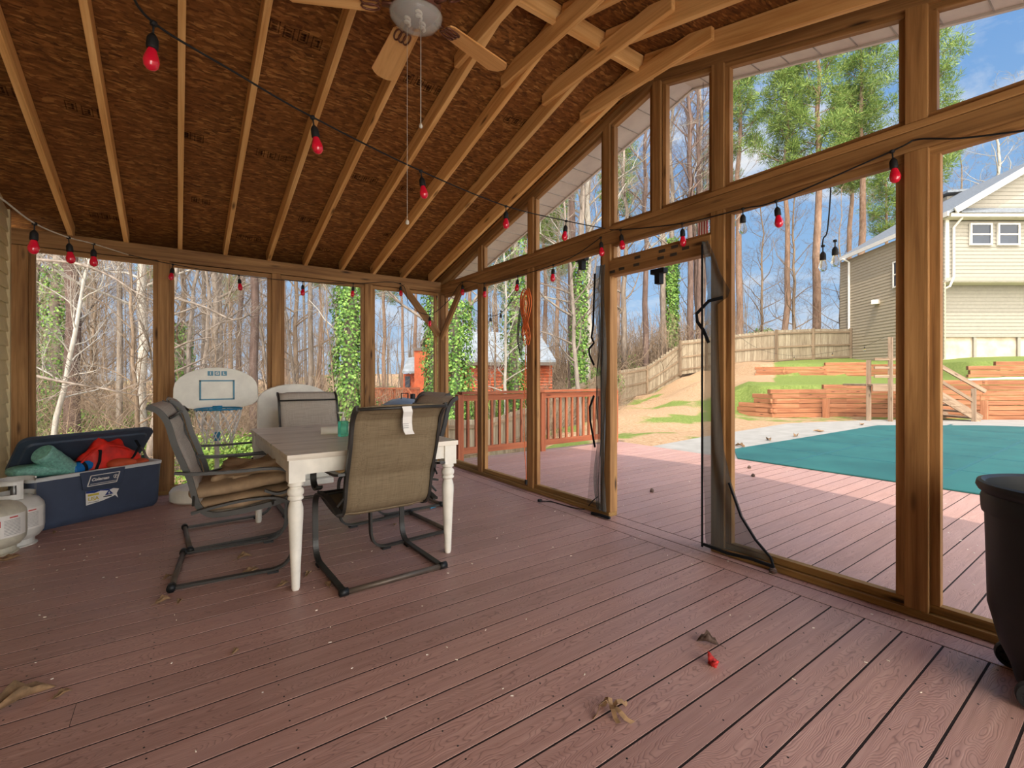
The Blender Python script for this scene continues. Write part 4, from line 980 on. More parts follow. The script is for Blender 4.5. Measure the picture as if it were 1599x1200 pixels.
# ============================================================ CORDS
oc = thing('extension_cord', 'orange extension cord coiled and hung on the gable wall post', 'extension cord', (XW-.03, 3.81, 0))
mb = MB()
for k in range(7):
    w = .05+.012*(k % 3); dy = .0+.012*(k-3); zt = 2.08-.012*(k % 4); zb = 1.50+.05*((k*5) % 4)
    zm = 1.74+.03*((k*3) % 3)
    pts = [(-.02-.004*k, dy+0, zt), (-.025, dy+w, zt-.10), (-.02, dy+.6*w, zm+.06), (-.02, dy-.3*w, zm-.08), (-.02, dy-.6*w, zb+.07), (-.02, dy, zb), (-.02, dy+.6*w, zb+.07), (-.022, dy+.4*w, zm-.05), (-.025, dy-.9*w, zm+.12), (-.022, dy-w, zt-.10)]
    mb.tube(catmull(pts, 5, True), .0045, 6, closed=True)
mb.tube(catmull([(-.02, .0, 1.55), (-.02, .012, 1.3), (-.018, .035, .9), (-.02, .028, .5), (-.02, .0, .2), (-.02, .0, .12)], 6), .0045, 6)
mb.build('coil', M_orange, oc, True)
mb = MB(); mb.cbox((-.02, 0, .10), (.02, .026, .05)); mb.build('plug', M_cord, oc, False, .004)
mb = MB(); mb.tube([(.0, -.01, 2.085), (-.05, -.01, 2.06)], .004, 6); mb.build('hook', M_metal, oc)
bc = thing('extension_cord', 'thin black cord looped beside the orange coil', 'extension cord', (XW-.03, 3.81, 0))
mb = MB()
for k in range(4):
    dy = .085+.012*k; mb.tube(catmull([(-.015, dy-.05, 1.98), (-.015, dy+.02, 1.8), (-.015, dy+.04, 1.55), (-.015, dy+.01, 1.36+.05*k), (-.015, dy-.02, 1.55), (-.015, dy-.03, 1.8)], 5, True), .003, 5, closed=True)
mb.build('loops', M_cord, bc, True)
fc = thing('power_cord', 'black cord end with plug lying on the deck by the left jamb', 'power cord', (0,0,0))
pts = [Px(846, 783, z=.008), Px(862, 784, z=.006), Px(880, 789, z=.006), Px(905, 795, z=.006), Px(915, 794, z=.01), Px(925, 783, x=XW-.01), Px(935, 775, x=XW-.01)]
mb = MB(); mb.tube(catmull(pts, 5), .005, 6); mb.build('cord', M_cord, fc, True)
mb = MB(); mb.cbox(Px(843, 782, z=.012), (.035, .03, .024)); mb.build('plug', M_cord, fc, False, .004)
# ============================================================ DRY LEAVES
def leaf(name, label, px, py, size, rz, mat=M_leafd, curl=1.0, ln=1.0):
    p = Px(px, py, z=0); mb = MB(); n = 9
    base = len(mb.v)
    for i in range(n):
        u = i/(n-1); w = .34*math.sin(PI*min(1, u*1.05+.02))**.7*(1+.25*math.sin(u*17))
        for j in range(7):
            q = -1+2*j/6
            x = (u-.5)*ln; a = q*1.4*curl
            mb.v.append((x*size, (math.sin(a)/1.4*w)*size, (w*(1-math.cos(a))*.9+.12*math.sin(u*6+px)*.5+.10)*size))
    for i in range(n-1):
        for j in range(6): mb.f.append((i*7+j, i*7+j+1, (i+1)*7+j+1, (i+1)*7+j))
    mb.tube([(-.5*ln*size, 0, .10*size), (-.75*ln*size, .05*size, .03*size)], .0012, 4)
    mz = min(v_[2] for v_ in mb.v); mb.v = [(v_[0], v_[1], v_[2]-mz) for v_ in mb.v]
    o = mb.build(name, mat, None, True); o.location = (p.x, p.y, .001); o.rotation_euler = (0, 0, rz)
    sd = o.modifiers.new('s', 'SOLIDIFY'); sd.thickness = .0012
    return tag(o, label, 'leaf', 'dry leaves on the deck')
leaf('dry_leaf', 'long curled tan leaf on the deck at the left edge', 30, 1100, .13, .5, curl=1.3, ln=1.6)
leaf('dry_leaf', 'brown curled leaf tip right of the long tan leaf', 98, 1087, .055, .4)
leaf('dry_leaf', 'curled leaf on the deck in front of the chair crossbar', 255, 941, .07, .2, curl=1.2)
leaf('dry_leaf', 'rust brown leaf touching the front of the chair crossbar', 281, 941, .05, 1.2)
leaf('dry_leaf', 'brown leaf behind the near left chair crossbar', 262, 903, .05, .7)
leaf('dry_leaf', 'leaf lying between the two floor runners of the near left chair', 392, 896, .10, .35)
leaf('dry_leaf', 'tan leaf between the two left chairs on the deck', 382, 885-13, .09, .2)
leaf('dry_leaf', 'pale leaf just left of the near table leg', 443, 915, .07, .3)
leaf('dry_leaf', 'pale leaf just right of the near table leg', 482, 898, .06, .8)
leaf('dry_leaf', 'brown leaf beside the left runner of the tagged chair', 512, 915, .06, 1.6)
leaf('dry_leaf', 'orange brown leaf under the table behind the tagged chair', 617, 821, .05, .9)
leaf('dry_leaf', 'small curled leaf alone on the open deck at left centre', 368, 1020, .035, .6, curl=1.5)
leaf('dry_leaf', 'tan leaf below the propane tank beside the cooler', 72, 824, .07, .4)
leaf('dry_leaf', 'brown leaf on the deck in front of the cooler\'s left end', 86, 833, .045, 1.3)
leaf('dry_leaf', 'dark leaf pile under the nearest propane tank', 15, 876, .11, .3)
leaf('dry_leaf', 'brown leaf beside the cooler\'s right bottom corner', 214, 793, .08, .5)
leaf('dry_leaf', 'dark rolled leaf on the right side of the deck', 1104, 1006, .075, 2.2, M_barkd, 1.6, 1.2)
o = blob((.05, .035, .035), 22, .25, 16, 10, .8, 60).build('red_wrapper', M_redleaf, None, True); p = Px(1113, 1040, z=0); o.location = (p.x, p.y, .017); o.rotation_euler = (0, 0, 1); tag(o, 'small crumpled red and white scrap on the deck', 'scrap')
p = Px(955, 1115, z=0)
fl = MB()
for a, ln, bend in ((2.3, .075, .03), (1.1, .05, .03), (-.55, .085, .02), (-1.9, .08, .015), (-2.5, .05, .02)):
    pts = [Vector((0, 0, .02))]+[Vector((ln*k/4*math.cos(a+.15*k), ln*k/4*math.sin(a+.15*k), max(.002, .02+bend*math.sin(k*1.2)))) for k in range(1, 5)]
    fl.ribbon(pts, .016, .002, (-math.sin(a), math.cos(a), .4))
o = fl.build('dry_leaf', M_leafd, None, False); o.location = (p.x, p.y, 0); tag(o, 'pale star-shaped curled leaf at the front centre of the deck', 'leaf', 'dry leaves on the deck')
for px, py, lb in ((1155, 698, 'brown leaf on the concrete nearest the right jamb'), (1200, 688, 'brown leaf second along the concrete edge of the pool cover'), (1243, 682, 'brown leaf third along the concrete edge of the pool cover'), (1278, 675, 'brown leaf fourth along the concrete edge of the pool cover'), (1346, 664, 'brown leaf at the far left corner of the pool cover')):
    o = leaf('dry_leaf', lb, px, py, .16, random.random()*3, ln=1.4); o['group'] = 'dry leaves beside the pool cover'
for px, py, lb in ((1018, 769, 'pine cone on the shaded outdoor deck in the door opening'), (1170, 732, 'upper pine cone on the sunlit deck right of the jamb'), (1176, 745, 'lower pine cone on the sunlit deck right of the jamb'), (1207, 896, 'pine cone against the sill under the pool-side screen')):
    p = Px(px, py, z=0); mb = MB(); mb.lathe([(0, 0), (.018, .004), (.024, .014), (.016, .016), (.023, .022), (.014, .026), (.018, .031), (.008, .037), (0, .042)], n=9)
    o = mb.build('pine_cone', M_barkd); o.location = (p.x, p.y, 0); tag(o, lb, 'pine cone', 'pine cones on the deck')
# blue chalk under table
p = Px(672, 795, z=0); mb = MB(); mb.tube([(0, 0, .009), (.06, .02, .009)], .009, 10); o = mb.build('blue_lighter', simple('light_blue', (60, 160, 210), .5)); o.location = p; tag(o, 'small light blue tube on the deck at the far right chair', 'tube')
# tiny debris (uncountable)
mb = MB()
for k in range(260):
    x = random.uniform(-.9, 6.3); y = random.uniform(.2, 5.6)
    if 2.9 < x < 3.08: continue
    s = random.uniform(.0015, .004); a = random.random()*6
    M_ = Matrix.Translation((x, y, .0012)) @ Matrix.Rotation(a, 4, 'Z'); mb.box((-s*1.6, -s*.5, -.001), (s*1.6, s*.5, .0015), M_)
tag(mb.build('deck_debris', M_towel), 'tiny pale seeds and crumbs scattered over the red deck boards', 'debris', kind='stuff')
# ============================================================ DECK RAILING
def railing(A, B, label, posts=(1, 1), z0=0):
    A = Vector(A); B = Vector(B); d = (B-A); ln = d.length; d.normalize()
    t_ = thing('deck_railing', label, 'railing', A, group='deck railing sections')
    loc = lambda s, z: A+d*s+Vector((0, 0, z))
    lumber('top_rail', loc(0, .945), loc(ln, .945), .14, .035, M_red, parent=t_)
    lumber('rail', loc(.05, .875), loc(ln-.05, .875), .04, .085, M_red, parent=t_)
    lumber('bottom_rail', loc(.05, .13), loc(ln-.05, .13), .04, .09, M_red, parent=t_)
    if posts[0]: lumber('newel_post', loc(0, -.1), loc(0, .925), .09, .09, M_red, up=(0,1,0), parent=t_)
    if posts[1]: lumber('newel_post', loc(ln, -.1), loc(ln, .925), .09, .09, M_red, up=(0,1,0), parent=t_)
    n = int(ln/.125)
    for k in range(1, n):
        s = ln*k/n; q = loc(s, 0)+Vector((d.y, -d.x, 0))*.0
        lumber('baluster', q+Vector((0,0,.16)), q+Vector((0,0,.84)), .034, .034, M_red, up=(0,1,0), parent=t_, bev=0)
railing((3.20, 5.74, 0), (4.68, 5.74, 0), 'stained wooden deck railing section nearest the porch corner')
railing((4.68, 5.74, 0), (6.36, 5.74, 0), 'stained wooden deck railing section ending at the lawn', (0, 1))
# ============================================================ TERRAIN
ctrl = []
def cw(x, y, z, w=1): ctrl.append((x, y, z, w))
def cp(px, dz, z, w=1): x, y = W(px, dz); ctrl.append((x, y, z, w))
for a in [(6.6, 6.2, -.04), (8.3, 5.4, -.03), (12.4, 5.6, -.02), (4.7, 6.3, -.30), (3.0, 6.5, -.7), (0, 7, -1.0), (-3, 7, -1.1), (0, 12, -1.1), (-5, 12, -1.2), (0, 20, -1.3), (-10, 20, -1.4), (3.5, 8.5, -1.3), (-20, 35, -1.2), (0, 40, -1.2), (-6, 3, -1.0), (0, 2, -1), (4, 2, -.6), (6, 0, -.4), (9, 2, -.4), (12, 0, -.4), (6, -8, -.4), (-8, -4, -.8), (5, 11, -1.5), (0, 80, 0), (-40, 60, 0), (30, 80, 1.5)]: cw(*a)
for a in [(700, 12, -1.45), (790, 14, -1.4), (885, 18, -1.2), (930, 21, -.75), (967, 23, -.28), (1010, 26, -.02), (1040, 26, .55), (1062, 26, 1.12), (1103, 26.5, 1.5), (1145, 26, 1.7), (1212, 25, 1.82), (1330, 27, 2.08), (1395, 27, 2.2), (750, 25, -1.3), (620, 25, -1.2), (960, 14, -.02), (1030, 14, .05), (1090, 14, .05), (1000, 18, -.02), (1060, 18, .35), (1100, 18, .5), (1130, 15.5, .3), (1140, 20, 1.1), (900, 14, -.5), (1250, 40, 2.4), (1100, 40, 1.6), (1000, 40, .6), (860, 40, -.6)]: cp(*a)
LW = [(1120, 15.2), (1158, 14.6), (1206, 13.8), (1288, 14.0), (1350, 13.8), (1420, 13.5), (1535, 13.0), (1700, 12.6), (2600, 12)]
UW = [(1120, 22), (1183, 20.5), (1230, 20), (1350, 19.5), (1440, 18), (1517, 15.2), (1620, 14.6), (1750, 14.4), (2600, 14)]
def interp(T, x):
    if x <= T[0][0]: return T[0][1]
    for (a, b_), (c, d) in zip(T[:-1], T[1:]):
        if x <= c: return b_+(d-b_)*(x-a)/(c-a)
    return T[-1][1]
def ground(x, y):
    sw = 0; sz = 0
    for cx_, cy_, z, w in ctrl:
        d2 = (x-cx_)**2+(y-cy_)**2+.15; q = w/d2**1.7; sw += q; sz += q*z
    z = sz/sw
    px, dz = inv(x, y)
    if dz > 0 and px > 1120 and dz > 3:
        lw, uw = interp(LW, px), interp(UW, px)
        if dz < lw+.5: zz = -.03 if dz > 8 else -.3
        elif dz < uw+.5: zz = .84+(.34)*(dz-lw)/(uw-lw)
        else: zz = 1.62+.5*min(1.6, (dz-uw)/7.0)
        k = min(1, (px-1120)/45); z = z*(1-k)+zz*k
    if 3.0 < x < 16.2 and y < 5.0 and z > -.05 and not (px > 1120 and dz > interp(LW, px)): z = min(z, -.05)
    if XL-3 < x < 6.5 and y < 5.95: z = min(z, -.5)
    return z
mb = MB(); na = 220; rs = [1.5]
while rs[-1] < 150: rs.append(rs[-1]*1.03+.07)
cols = []
for i, r in enumerate(rs):
    for j in range(na+1):
        a = math.radians(-75)+math.radians(215)*j/na       # azimuth from +X, CCW
        x, y = r*math.cos(a), r*math.sin(a)
        g_ = ground(x, y)
        if r > 6: g_ += .05*noise.noise(Vector((x*.7, y*.7, 0)))+(.10*noise.noise(Vector((x*.25, y*.25, 3))) if y > 7 else 0)
        mb.v.append((x, y, g_))
        px, dz = inv(x, y)
        nz = noise.noise(Vector((x*.45, y*.45, 1)))+.5*noise.noise(Vector((x*1.3, y*1.3, 5)))
        gr = 0.0
        if px > 1120 and dz > 3:
            lw, uw = interp(LW, px), interp(UW, px)
            gr = .85 if dz > lw+.1 and dz < 26 else (.55 if dz > lw-1.6 else .1)
            if px < 1215 and dz > lw+2.5: gr = .15
        elif px > 940 and dz > 0: gr = .30+.75*nz-(.22 if dz > 17 else 0)+(.18 if dz < 11 else 0)
        elif y > 5 and px > 690: gr = .6+.5*nz if dz < 10 else .25+.6*nz
        else: gr = .2+.8*nz
        cols.append(max(0, min(1, gr+.25*nz)))
for i in range(len(rs)-1):
    for j in range(na): q = i*(na+1)+j; mb.f.append((q, q+1, q+na+2, q+na+1))
def groundmat():
    m, nt, b = newmat('lawn_and_leaf_litter', .95, .1)
    v = coords(nt); at = N(nt, 'ShaderNodeAttribute'); at.attribute_name = 'grass'
    n1 = noise_(nt, v, 1.6, 6, .7); n2 = noise_(nt, v, 14, 5, .75); n3 = noise_(nt, v, 60, 3, .7)
    lit = ramp(nt, n2, [(.25, (116, 86, 62)), (.45, (172, 136, 100)), (.62, (194, 162, 126)), (.8, (210, 188, 156))])
    lit = mix(nt, .35, lit, ramp(nt, n3, [(.3, (92, 66, 48)), (.7, (196, 168, 134))]))
    grs = ramp(nt, n2, [(.3, (82, 98, 42)), (.5, (108, 122, 58)), (.7, (142, 150, 84))])
    grs = mix(nt, .35, grs, ramp(nt, n3, [(.3, (66, 84, 26)), (.7, (158, 168, 92))]))
    ad = N(nt, 'ShaderNodeMath', operation='ADD'); L(nt, at.outputs['Fac'], ad.inputs[0])
    sb = N(nt, 'ShaderNodeMath', operation='MULTIPLY_ADD'); sb.inputs[1].default_value = .9; sb.inputs[2].default_value = -.45
    L(nt, n1, sb.inputs[0]); L(nt, sb.outputs[0], ad.inputs[1])
    f = ramp(nt, ad.outputs[0], [(.40, (0,0,0,1)), (.60, (1,1,1,1))])
    L(nt, mix(nt, f, lit, grs), b.inputs['Base Color']); bump(nt, b, n2, .8, .05); return m
M_ground = groundmat()
gd = mb.build('ground', M_ground, None, True); tag(gd, kind='structure')
at = gd.data.attributes.new('grass', 'FLOAT', 'POINT'); at.data.foreach_set('value', cols)
# ============================================================ POOL
mb = MB(); ol = [(6.505, 5.05), (8.35, 5.25), (12.4, 5.5), (15.3, 4.6), (18.5, 2.3), (21, -3), (21, -8), (6.505, -8)]
mb.prism([(x, y, -.02) for x, y in ol], (0, 0, .018)); pc = mb.build('pool_surround', M_conc); tag(pc, kind='structure')
m, nt, b = newmat('teal_cover', .7, .3)
v = coords(nt); sp = noise_(nt, v, 70, 3); n1 = noise_(nt, v, 1.3, 3)
c = ramp(nt, n1, [(.3, (26, 78, 78)), (.7, (38, 96, 92))]); c = mix(nt, ramp(nt, sp, [(.70, (0,0,0,1)), (.78, (.5,.5,.5,1))]), c, lin((190, 206, 190)))
L(nt, c, b.inputs['Base Color'])
cv = thing('pool_cover', 'teal mesh safety cover stretched over the swimming pool', 'pool cover', (0, 0, 0))
mb = MB(); ol = [(6.505, 3.56), (7.25, 4.03), (10.1, 4.0), (13.5, 3.98), (15.4, 2.6), (17.5, -.5), (17.5, -7.5), (6.505, -7.5)]
mb.prism([(x, y, .004) for x, y in ol], (0, 0, .012)); mb.build('cover_sheet', m, cv)
M_seam = simple('dark_teal_strap', (26, 84, 88), .7)
for k in range(7):
    x = 7.9+k*1.5; yt = 4.0 if x < 13.5 else 4.0-(x-13.5)*.9
    mb = MB(); mb.box((x-.025, -7.4, .0155), (x+.025, yt, .0185)); mb.build('strap', M_seam, cv)
for k in range(6):
    y = 3.0-k*1.5; mb = MB(); mb.box((6.52, y-.02, .0158), (15.2, y+.02, .019)); mb.build('strap', M_seam, cv)
# ============================================================ RETAINING WALLS
def rwall(label, pts, zbot, ztop, t=.15, course=.14):
    """pts: (x,y); ztop list per pt -> stepped timber courses"""
    t_ = thing('retaining_wall', label, 'retaining wall', (pts[0][0], pts[0][1], 0), group='timber retaining walls')
    for i in range(len(pts)-1):
        a = Vector((*pts[i], 0)); b_ = Vector((*pts[i+1], 0)); d = (b_-a).normalized()
        zb = min(zbot[i], zbot[i+1]); zt = (ztop[i]+ztop[i+1])/2; n = max(1, round((zt-zb)/course))
        for k in range(n):
            off = .05*((k+i) % 2)
            lumber('timber', a-d*(.06+off)+Vector((0, 0, zb+course*(k+.5))), b_+d*(.06-off+.05)+Vector((0, 0, zb+course*(k+.5))), t, course-.012, M_timber, parent=t_, bev=.008)
def wl_pts(T, pxs, off=0): return [W(px, interp(T, px)+off) for px in pxs]
rwall('lower timber retaining wall left of the wooden stairs', wl_pts(LW, [1158, 1182, 1206, 1245, 1288, 1320, 1352]), [-.05]*7, [.30, .52, .66, .78, .86, .92, .95])
rwall('lower timber retaining wall behind the wooden stairs at right', wl_pts(LW, [1352, 1405, 1470, 1535, 1600, 1700]), [-.05]*6, [.95, 1.0, 1.05, 1.07, 1.07, 1.07])
rwall('upper timber retaining wall below the fence', wl_pts(UW, [1183, 1225, 1290, 1352, 1410]), [1.02, 1.02, 1.05, 1.1, 1.15], [1.50, 1.62, 1.68, 1.72, 1.72])
rwall('upper timber retaining wall below the beige house', wl_pts(UW, [1517, 1560, 1620, 1700]), [.95]*4, [1.5, 1.6, 1.62, 1.62])
for px, hh in ((1290, .62), (1537, .62)):
    x, y = W(px, interp(LW, px)-.28); tag(lumber('timber_stub', (x, y, -.05), (x, y, hh-.1), .14, .14, M_timber, up=(0,1,0)), 'short leaning timber stake at the foot of the '+('left' if px < 1400 else 'right')+' lower wall', 'stake')
pA, pB = W(1500, 12.9, 594), W(1640, 12.4, 591)
mb = MB(); mb.tube([pA, pA.lerp(pB, .5)+Vector((0, 0, .02)), pB], .03, 8); tag(mb.build('drain_pipe', M_soffit, None, True), 'long white pipe lying on the lower right retaining wall', 'pipe')
# ============================================================ STAIRS
sx_, sy_ = W(1380, 12.4); sr = thing('wooden_stairs', 'grey wooden landing and stairs down the retaining wall to the pool', 'stairs', (sx_, sy_, 0))
rgt = Vector((C_, -S_, 0)); fwd = Vector((S_, C_, 0)); O = Vector((sx_, sy_, 0))
def sp_(r, f, z): return O+rgt*r+fwd*f+Vector((0, 0, z))
lumber('landing_deck', sp_(-.45, .35, .94), sp_(.95, .35, .94), 1.1, .05, M_stair, parent=sr)
lumber('fascia_board', sp_(-.45, -.2, .86), sp_(.95, -.2, .86), .035, .15, M_stair, parent=sr)
for r, f, zt in ((-.4, .0, 1.6), (0, -.22, 2.2), (.9, -.22, 1.7)): lumber('stair_post', sp_(r, f, -.02), sp_(r, f, zt), .09, .09, M_stair, up=(0,1,0), parent=sr)
for z in (1.0+.62, 1.40, 1.17): lumber('hand_rail', sp_(-.42, -.22, z), sp_(.95, -.22, z), .04, .07, M_stair, parent=sr)
for f in (-.22, .75): lumber('stringer', sp_(1.0, f, .84), sp_(2.35, f, .05), .04, .22, M_stair, parent=sr)
for k in range(5): lumber('tread', sp_(1.15+k*.27, -.25, .74-k*.165), sp_(1.15+k*.27, .78, .74-k*.165), .28, .04, M_stair, parent=sr)
lumber('stair_post', sp_(2.15, -.24, -.02), sp_(2.15, -.24, .86), .09, .09, M_stair, up=(0,1,0), parent=sr)
lumber('hand_rail', sp_(1.0, -.24, 1.60), sp_(2.45, -.24, .78), .05, .10, M_stair, parent=sr); lumber('hand_rail', sp_(1.0, -.24, 1.22), sp_(2.15, -.24, .52), .04, .08, M_stair, parent=sr)
# ============================================================ FENCES
def fence(label, P_):
    """P_: list of (px, dz, ztop, zbase) ; facing the camera with rails on this side"""
    t_ = thing('privacy_fence', label, 'fence', (*W(P_[0][0], P_[0][1]), 0), group='wooden privacy fence')
    pts = [(Vector((*W(px, dz), 0)), zt, zb) for px, dz, zt, zb in P_]
    for (a, zt0, zb0), (b_, zt1, zb1) in zip(pts[:-1], pts[1:]):
        d = b_-a; ln = d.length; d.normalize(); nrm_ = Vector((d.y, -d.x, 0));
        if nrm_.dot(-a) < 0: nrm_ = -nrm_
        mb = MB(); n = max(3, int(ln/.145))
        for k in range(n):
            s0 = ln*k/n+.004; s1 = ln*(k+1)/n-.004; u_ = (s0+s1)/2/ln; jt = random.uniform(-.012, .012)
            zt = zt0+(zt1-zt0)*u_+jt; zb = zb0+(zb1-zb0)*u_-.05
            o = [a+d*s0+Vector((0,0,zb)), a+d*s1+Vector((0,0,zb)), a+d*s1+Vector((0,0,zt-.03)), a+d*(s1-.03)+Vector((0,0,zt)), a+d*(s0+.03)+Vector((0,0,zt)), a+d*s0+Vector((0,0,zt-.03))]
            mb.prism([tuple(q-t_.location) for q in o], tuple(-nrm_*.018))
        mb.build('picket_panel', M_pick, t_)
        for fz in (.12, .5, .90):
            za = zb0+(zt0-zb0)*fz; zc = zb1+(zt1-zb1)*fz
            lumber('fence_rail', a+nrm_*.03+Vector((0,0,za)), b_+nrm_*.03+Vector((0,0,zc)), .04, .09, M_grey, parent=t_, bev=0)
    for a, zt, zb in (pts if P_[0][0] > 700 else pts[:-1]):
        q = a-a.normalized()*.07; lumber('fence_post', q+Vector((0,0,zb-.1)), q+Vector((0,0,zt+.02)), .12, .12, M_grey, up=(0,1,0), parent=t_, bev=0)
m, nt, b = newmat('weathered_pickets', .9, .15)
g = N(nt, 'ShaderNodeNewGeometry'); v = coords(nt, (1, 1, .12)); n1 = noise_(nt, v, 12, 5, .7)
c = mix(nt, .5, ramp(nt, g.outputs['Random Per Island'], [(0, (112, 98, 80)), (.5, (134, 120, 99)), (1, (152, 140, 118))]), ramp(nt, n1, [(.35, (92, 78, 62)), (.65, (152, 138, 116))]))
L(nt, c, b.inputs['Base Color']); M_pick = m
fence('grey picket fence climbing the slope behind the deck railing', [(640, 9.6, .30, -1.5), (760, 12.0, .05, -1.5), (830, 14.5, .25, -1.45), (885, 18, .62, -1.2), (930, 21, 1.13, -.7), (967, 23, 1.45, -.26), (1010, 26, 1.72, -.02), (1062, 26, 2.98, 1.12)])
fence('long grey picket fence along the top of the yard', [(1062, 26, 3.12, 1.30), (1103, 26.5, 3.33, 1.5), (1145, 26, 3.47, 1.68), (1212.7, 25.5, 3.67, 1.82), (1270, 26, 3.80, 1.95), (1329, 26.5, 3.85, 2.05), (1396, 26.5, 3.98, 2.2), (1450, 26.5, 4.05, 2.3)])
# ============================================================ HOUSE 2 (beige, right)
h2 = thing('beige_house', 'two-storey beige siding house beyond the pool', 'house', (*W(1475, 20), 0))
Oh = Vector((*W(1475, 20), 0)); hr = rgt; hf = fwd
far = Vector((*W(1312, 27.6), 0)); sd = (far-Oh); sl_ = sd.length; sd.normalize()
def hl(v): return tuple(Vector(v)-h2.location)
def lap(name, A, d, ln, z0, z1, nrm_, mat, ex=.16):
    mb = MB(); z = z0
    while z < z1-.01:
        zt = min(z+ex, z1)
        a0_ = A+Vector((0,0,z)); p = [a0_+nrm_*.02, a0_+nrm_*.02+Vector((0,0,.02)), A+Vector((0,0,zt)), A+Vector((0,0,zt))-nrm_*.05, a0_-nrm_*.05]
        mb.prism([hl(q) for q in p], tuple(d*ln)); z += ex
    return mb.build(name, mat, h2)
nf = -hf; ns = Vector((-sd.y, sd.x, 0));
if ns.dot(-Oh) < 0: ns = -ns
EZ = 7.95; BZ = 5.25
lap('upper_front_wall', Oh+Vector((0,0,0)), hr, 8, BZ, EZ-.15, nf, M_h2)
lap('lower_front_wall', Oh+hf*.75, hr, 8, 2.9, BZ, nf, M_h2)
lap('side_wall', Oh+hf*.0, sd, sl_, 1.9, EZ-.1, ns, M_h2s)
mb = MB(); mb.box((0, 0, 0), (8, .3, 1.2)); 
fo = mb.build('foundation', M_found, h2); fo.matrix_local = Matrix.Translation(hl(Oh+hf*.78+Vector((0,0,1.7)))) @ Matrix.Rotation(math.atan2(hr.y, hr.x), 4, 'Z')
for k in range(4): lumber('foundation_trim', Oh+hf*.72+hr*(.05+k*1.95)+Vector((0,0,1.95)), Oh+hf*.72+hr*(.05+k*1.95)+Vector((0,0,2.95)), .12, .05, M_h2, up=tuple(hf), parent=h2, bev=0)
lumber('foundation_cap', Oh+hf*.70+Vector((0,0,2.95)), Oh+hf*.70+hr*8+Vector((0,0,2.95)), .06, .10, M_h2, parent=h2, bev=0)
lumber('bay_underside', Oh+hf*.37+Vector((0,0,BZ-.02)), Oh+hf*.37+hr*8+Vector((0,0,BZ-.02)), .78, .06, M_soffit, parent=h2, bev=0)
lumber('corner_board', Oh-hf*.04+hr*.06+Vector((0,0,BZ)), Oh-hf*.04+hr*.06+Vector((0,0,EZ-.1)), .14, .06, M_soffit, up=tuple(hf), parent=h2, bev=0)
lumber('band_board', Oh-hf*.05+Vector((0,0,BZ+.06)), Oh-hf*.05+hr*8+Vector((0,0,BZ+.06)), .05, .16, M_h2, parent=h2, bev=0)
lumber('gutter', Oh-hf*.40-hr*.15+Vector((0,0,EZ-.02)), Oh-hf*.40+hr*8+Vector((0,0,EZ-.02)), .14, .16, M_soffit, parent=h2, bev=0)
lumber('eave_soffit', Oh-hf*.2-hr*.15+Vector((0,0,EZ-.08)), Oh-hf*.2+hr*8+Vector((0,0,EZ-.08)), .42, .05, M_soffit, parent=h2, bev=0)
mb = MB()
dpt = [Oh-hf*.36+hr*.42+Vector((0,0,EZ-.1)), Oh-hf*.10+hr*.30+Vector((0,0,EZ-.45)), Oh-hf*.10+hr*.30+Vector((0,0,BZ+.15)), Oh-hf*.08+hr*.15+Vector((0,0,BZ-.25)), Oh+hf*.5-hr*.1+Vector((0,0,BZ-.55)), Oh+hf*.68+hr*.0+Vector((0,0,2.0))]
mb.tube([hl(p) for p in dpt], .045, 8); mb.build('downspout', M_soffit, h2)
mb = MB(); q = Oh+sd*(sl_-1.0)+ns*.08; mb.tube([hl(q+Vector((0,0,2))), hl(q+Vector((0,0,EZ-.3))), hl(q+ns*.35+Vector((0,0,EZ-.08)))], .06, 8); mb.build('downspout', M_soffit, h2)
# windows
def hwin(c, r_, n_, w, h):
    R = Matrix((r_, -n_, Vector((0,0,1)))).transposed().to_4x4(); R.translation = hl(c)
    mb = MB(); t = .07
    mb.box((-w/2-t, -.05, -h/2-t), (w/2+t, .03, -h/2)); mb.box((-w/2-t, -.05, h/2), (w/2+t, .03, h/2+t)); mb.box((-w/2-t, -.05, -h/2), (-w/2, .03, h/2)); mb.box((w/2, -.05, -h/2), (w/2+t, .03, h/2)); mb.box((-w/2, -.04, -.03), (w/2, .03, .03))
    f_ = mb.build('window', M_soffit, h2); f_.matrix_local = R
    mb = MB(); mb.box((-w/2, -.02, -h/2), (w/2, .01, h/2)); mb.build('pane', M_pane, f_)
zc = H+(587-367)/F*20
for px in (1529, 1572): hwin(Oh+hr*((px-1475)/F*20)-hf*.06+Vector((0,0,zc)), hr, -hf, .80, .80)
hwin(Oh+sd*(sl_*.34)+ns*.05+Vector((0,0,6.15)), sd if sd.dot(hr) > 0 else -sd, ns, .8, 1.15)
mb = MB(); q = Oh+sd*(sl_*.55)+ns*.15+Vector((0,0,5.0)); mb.cbox(hl(q), (.35, .3, .22)); mb.build('wall_vent', M_soffit, h2)
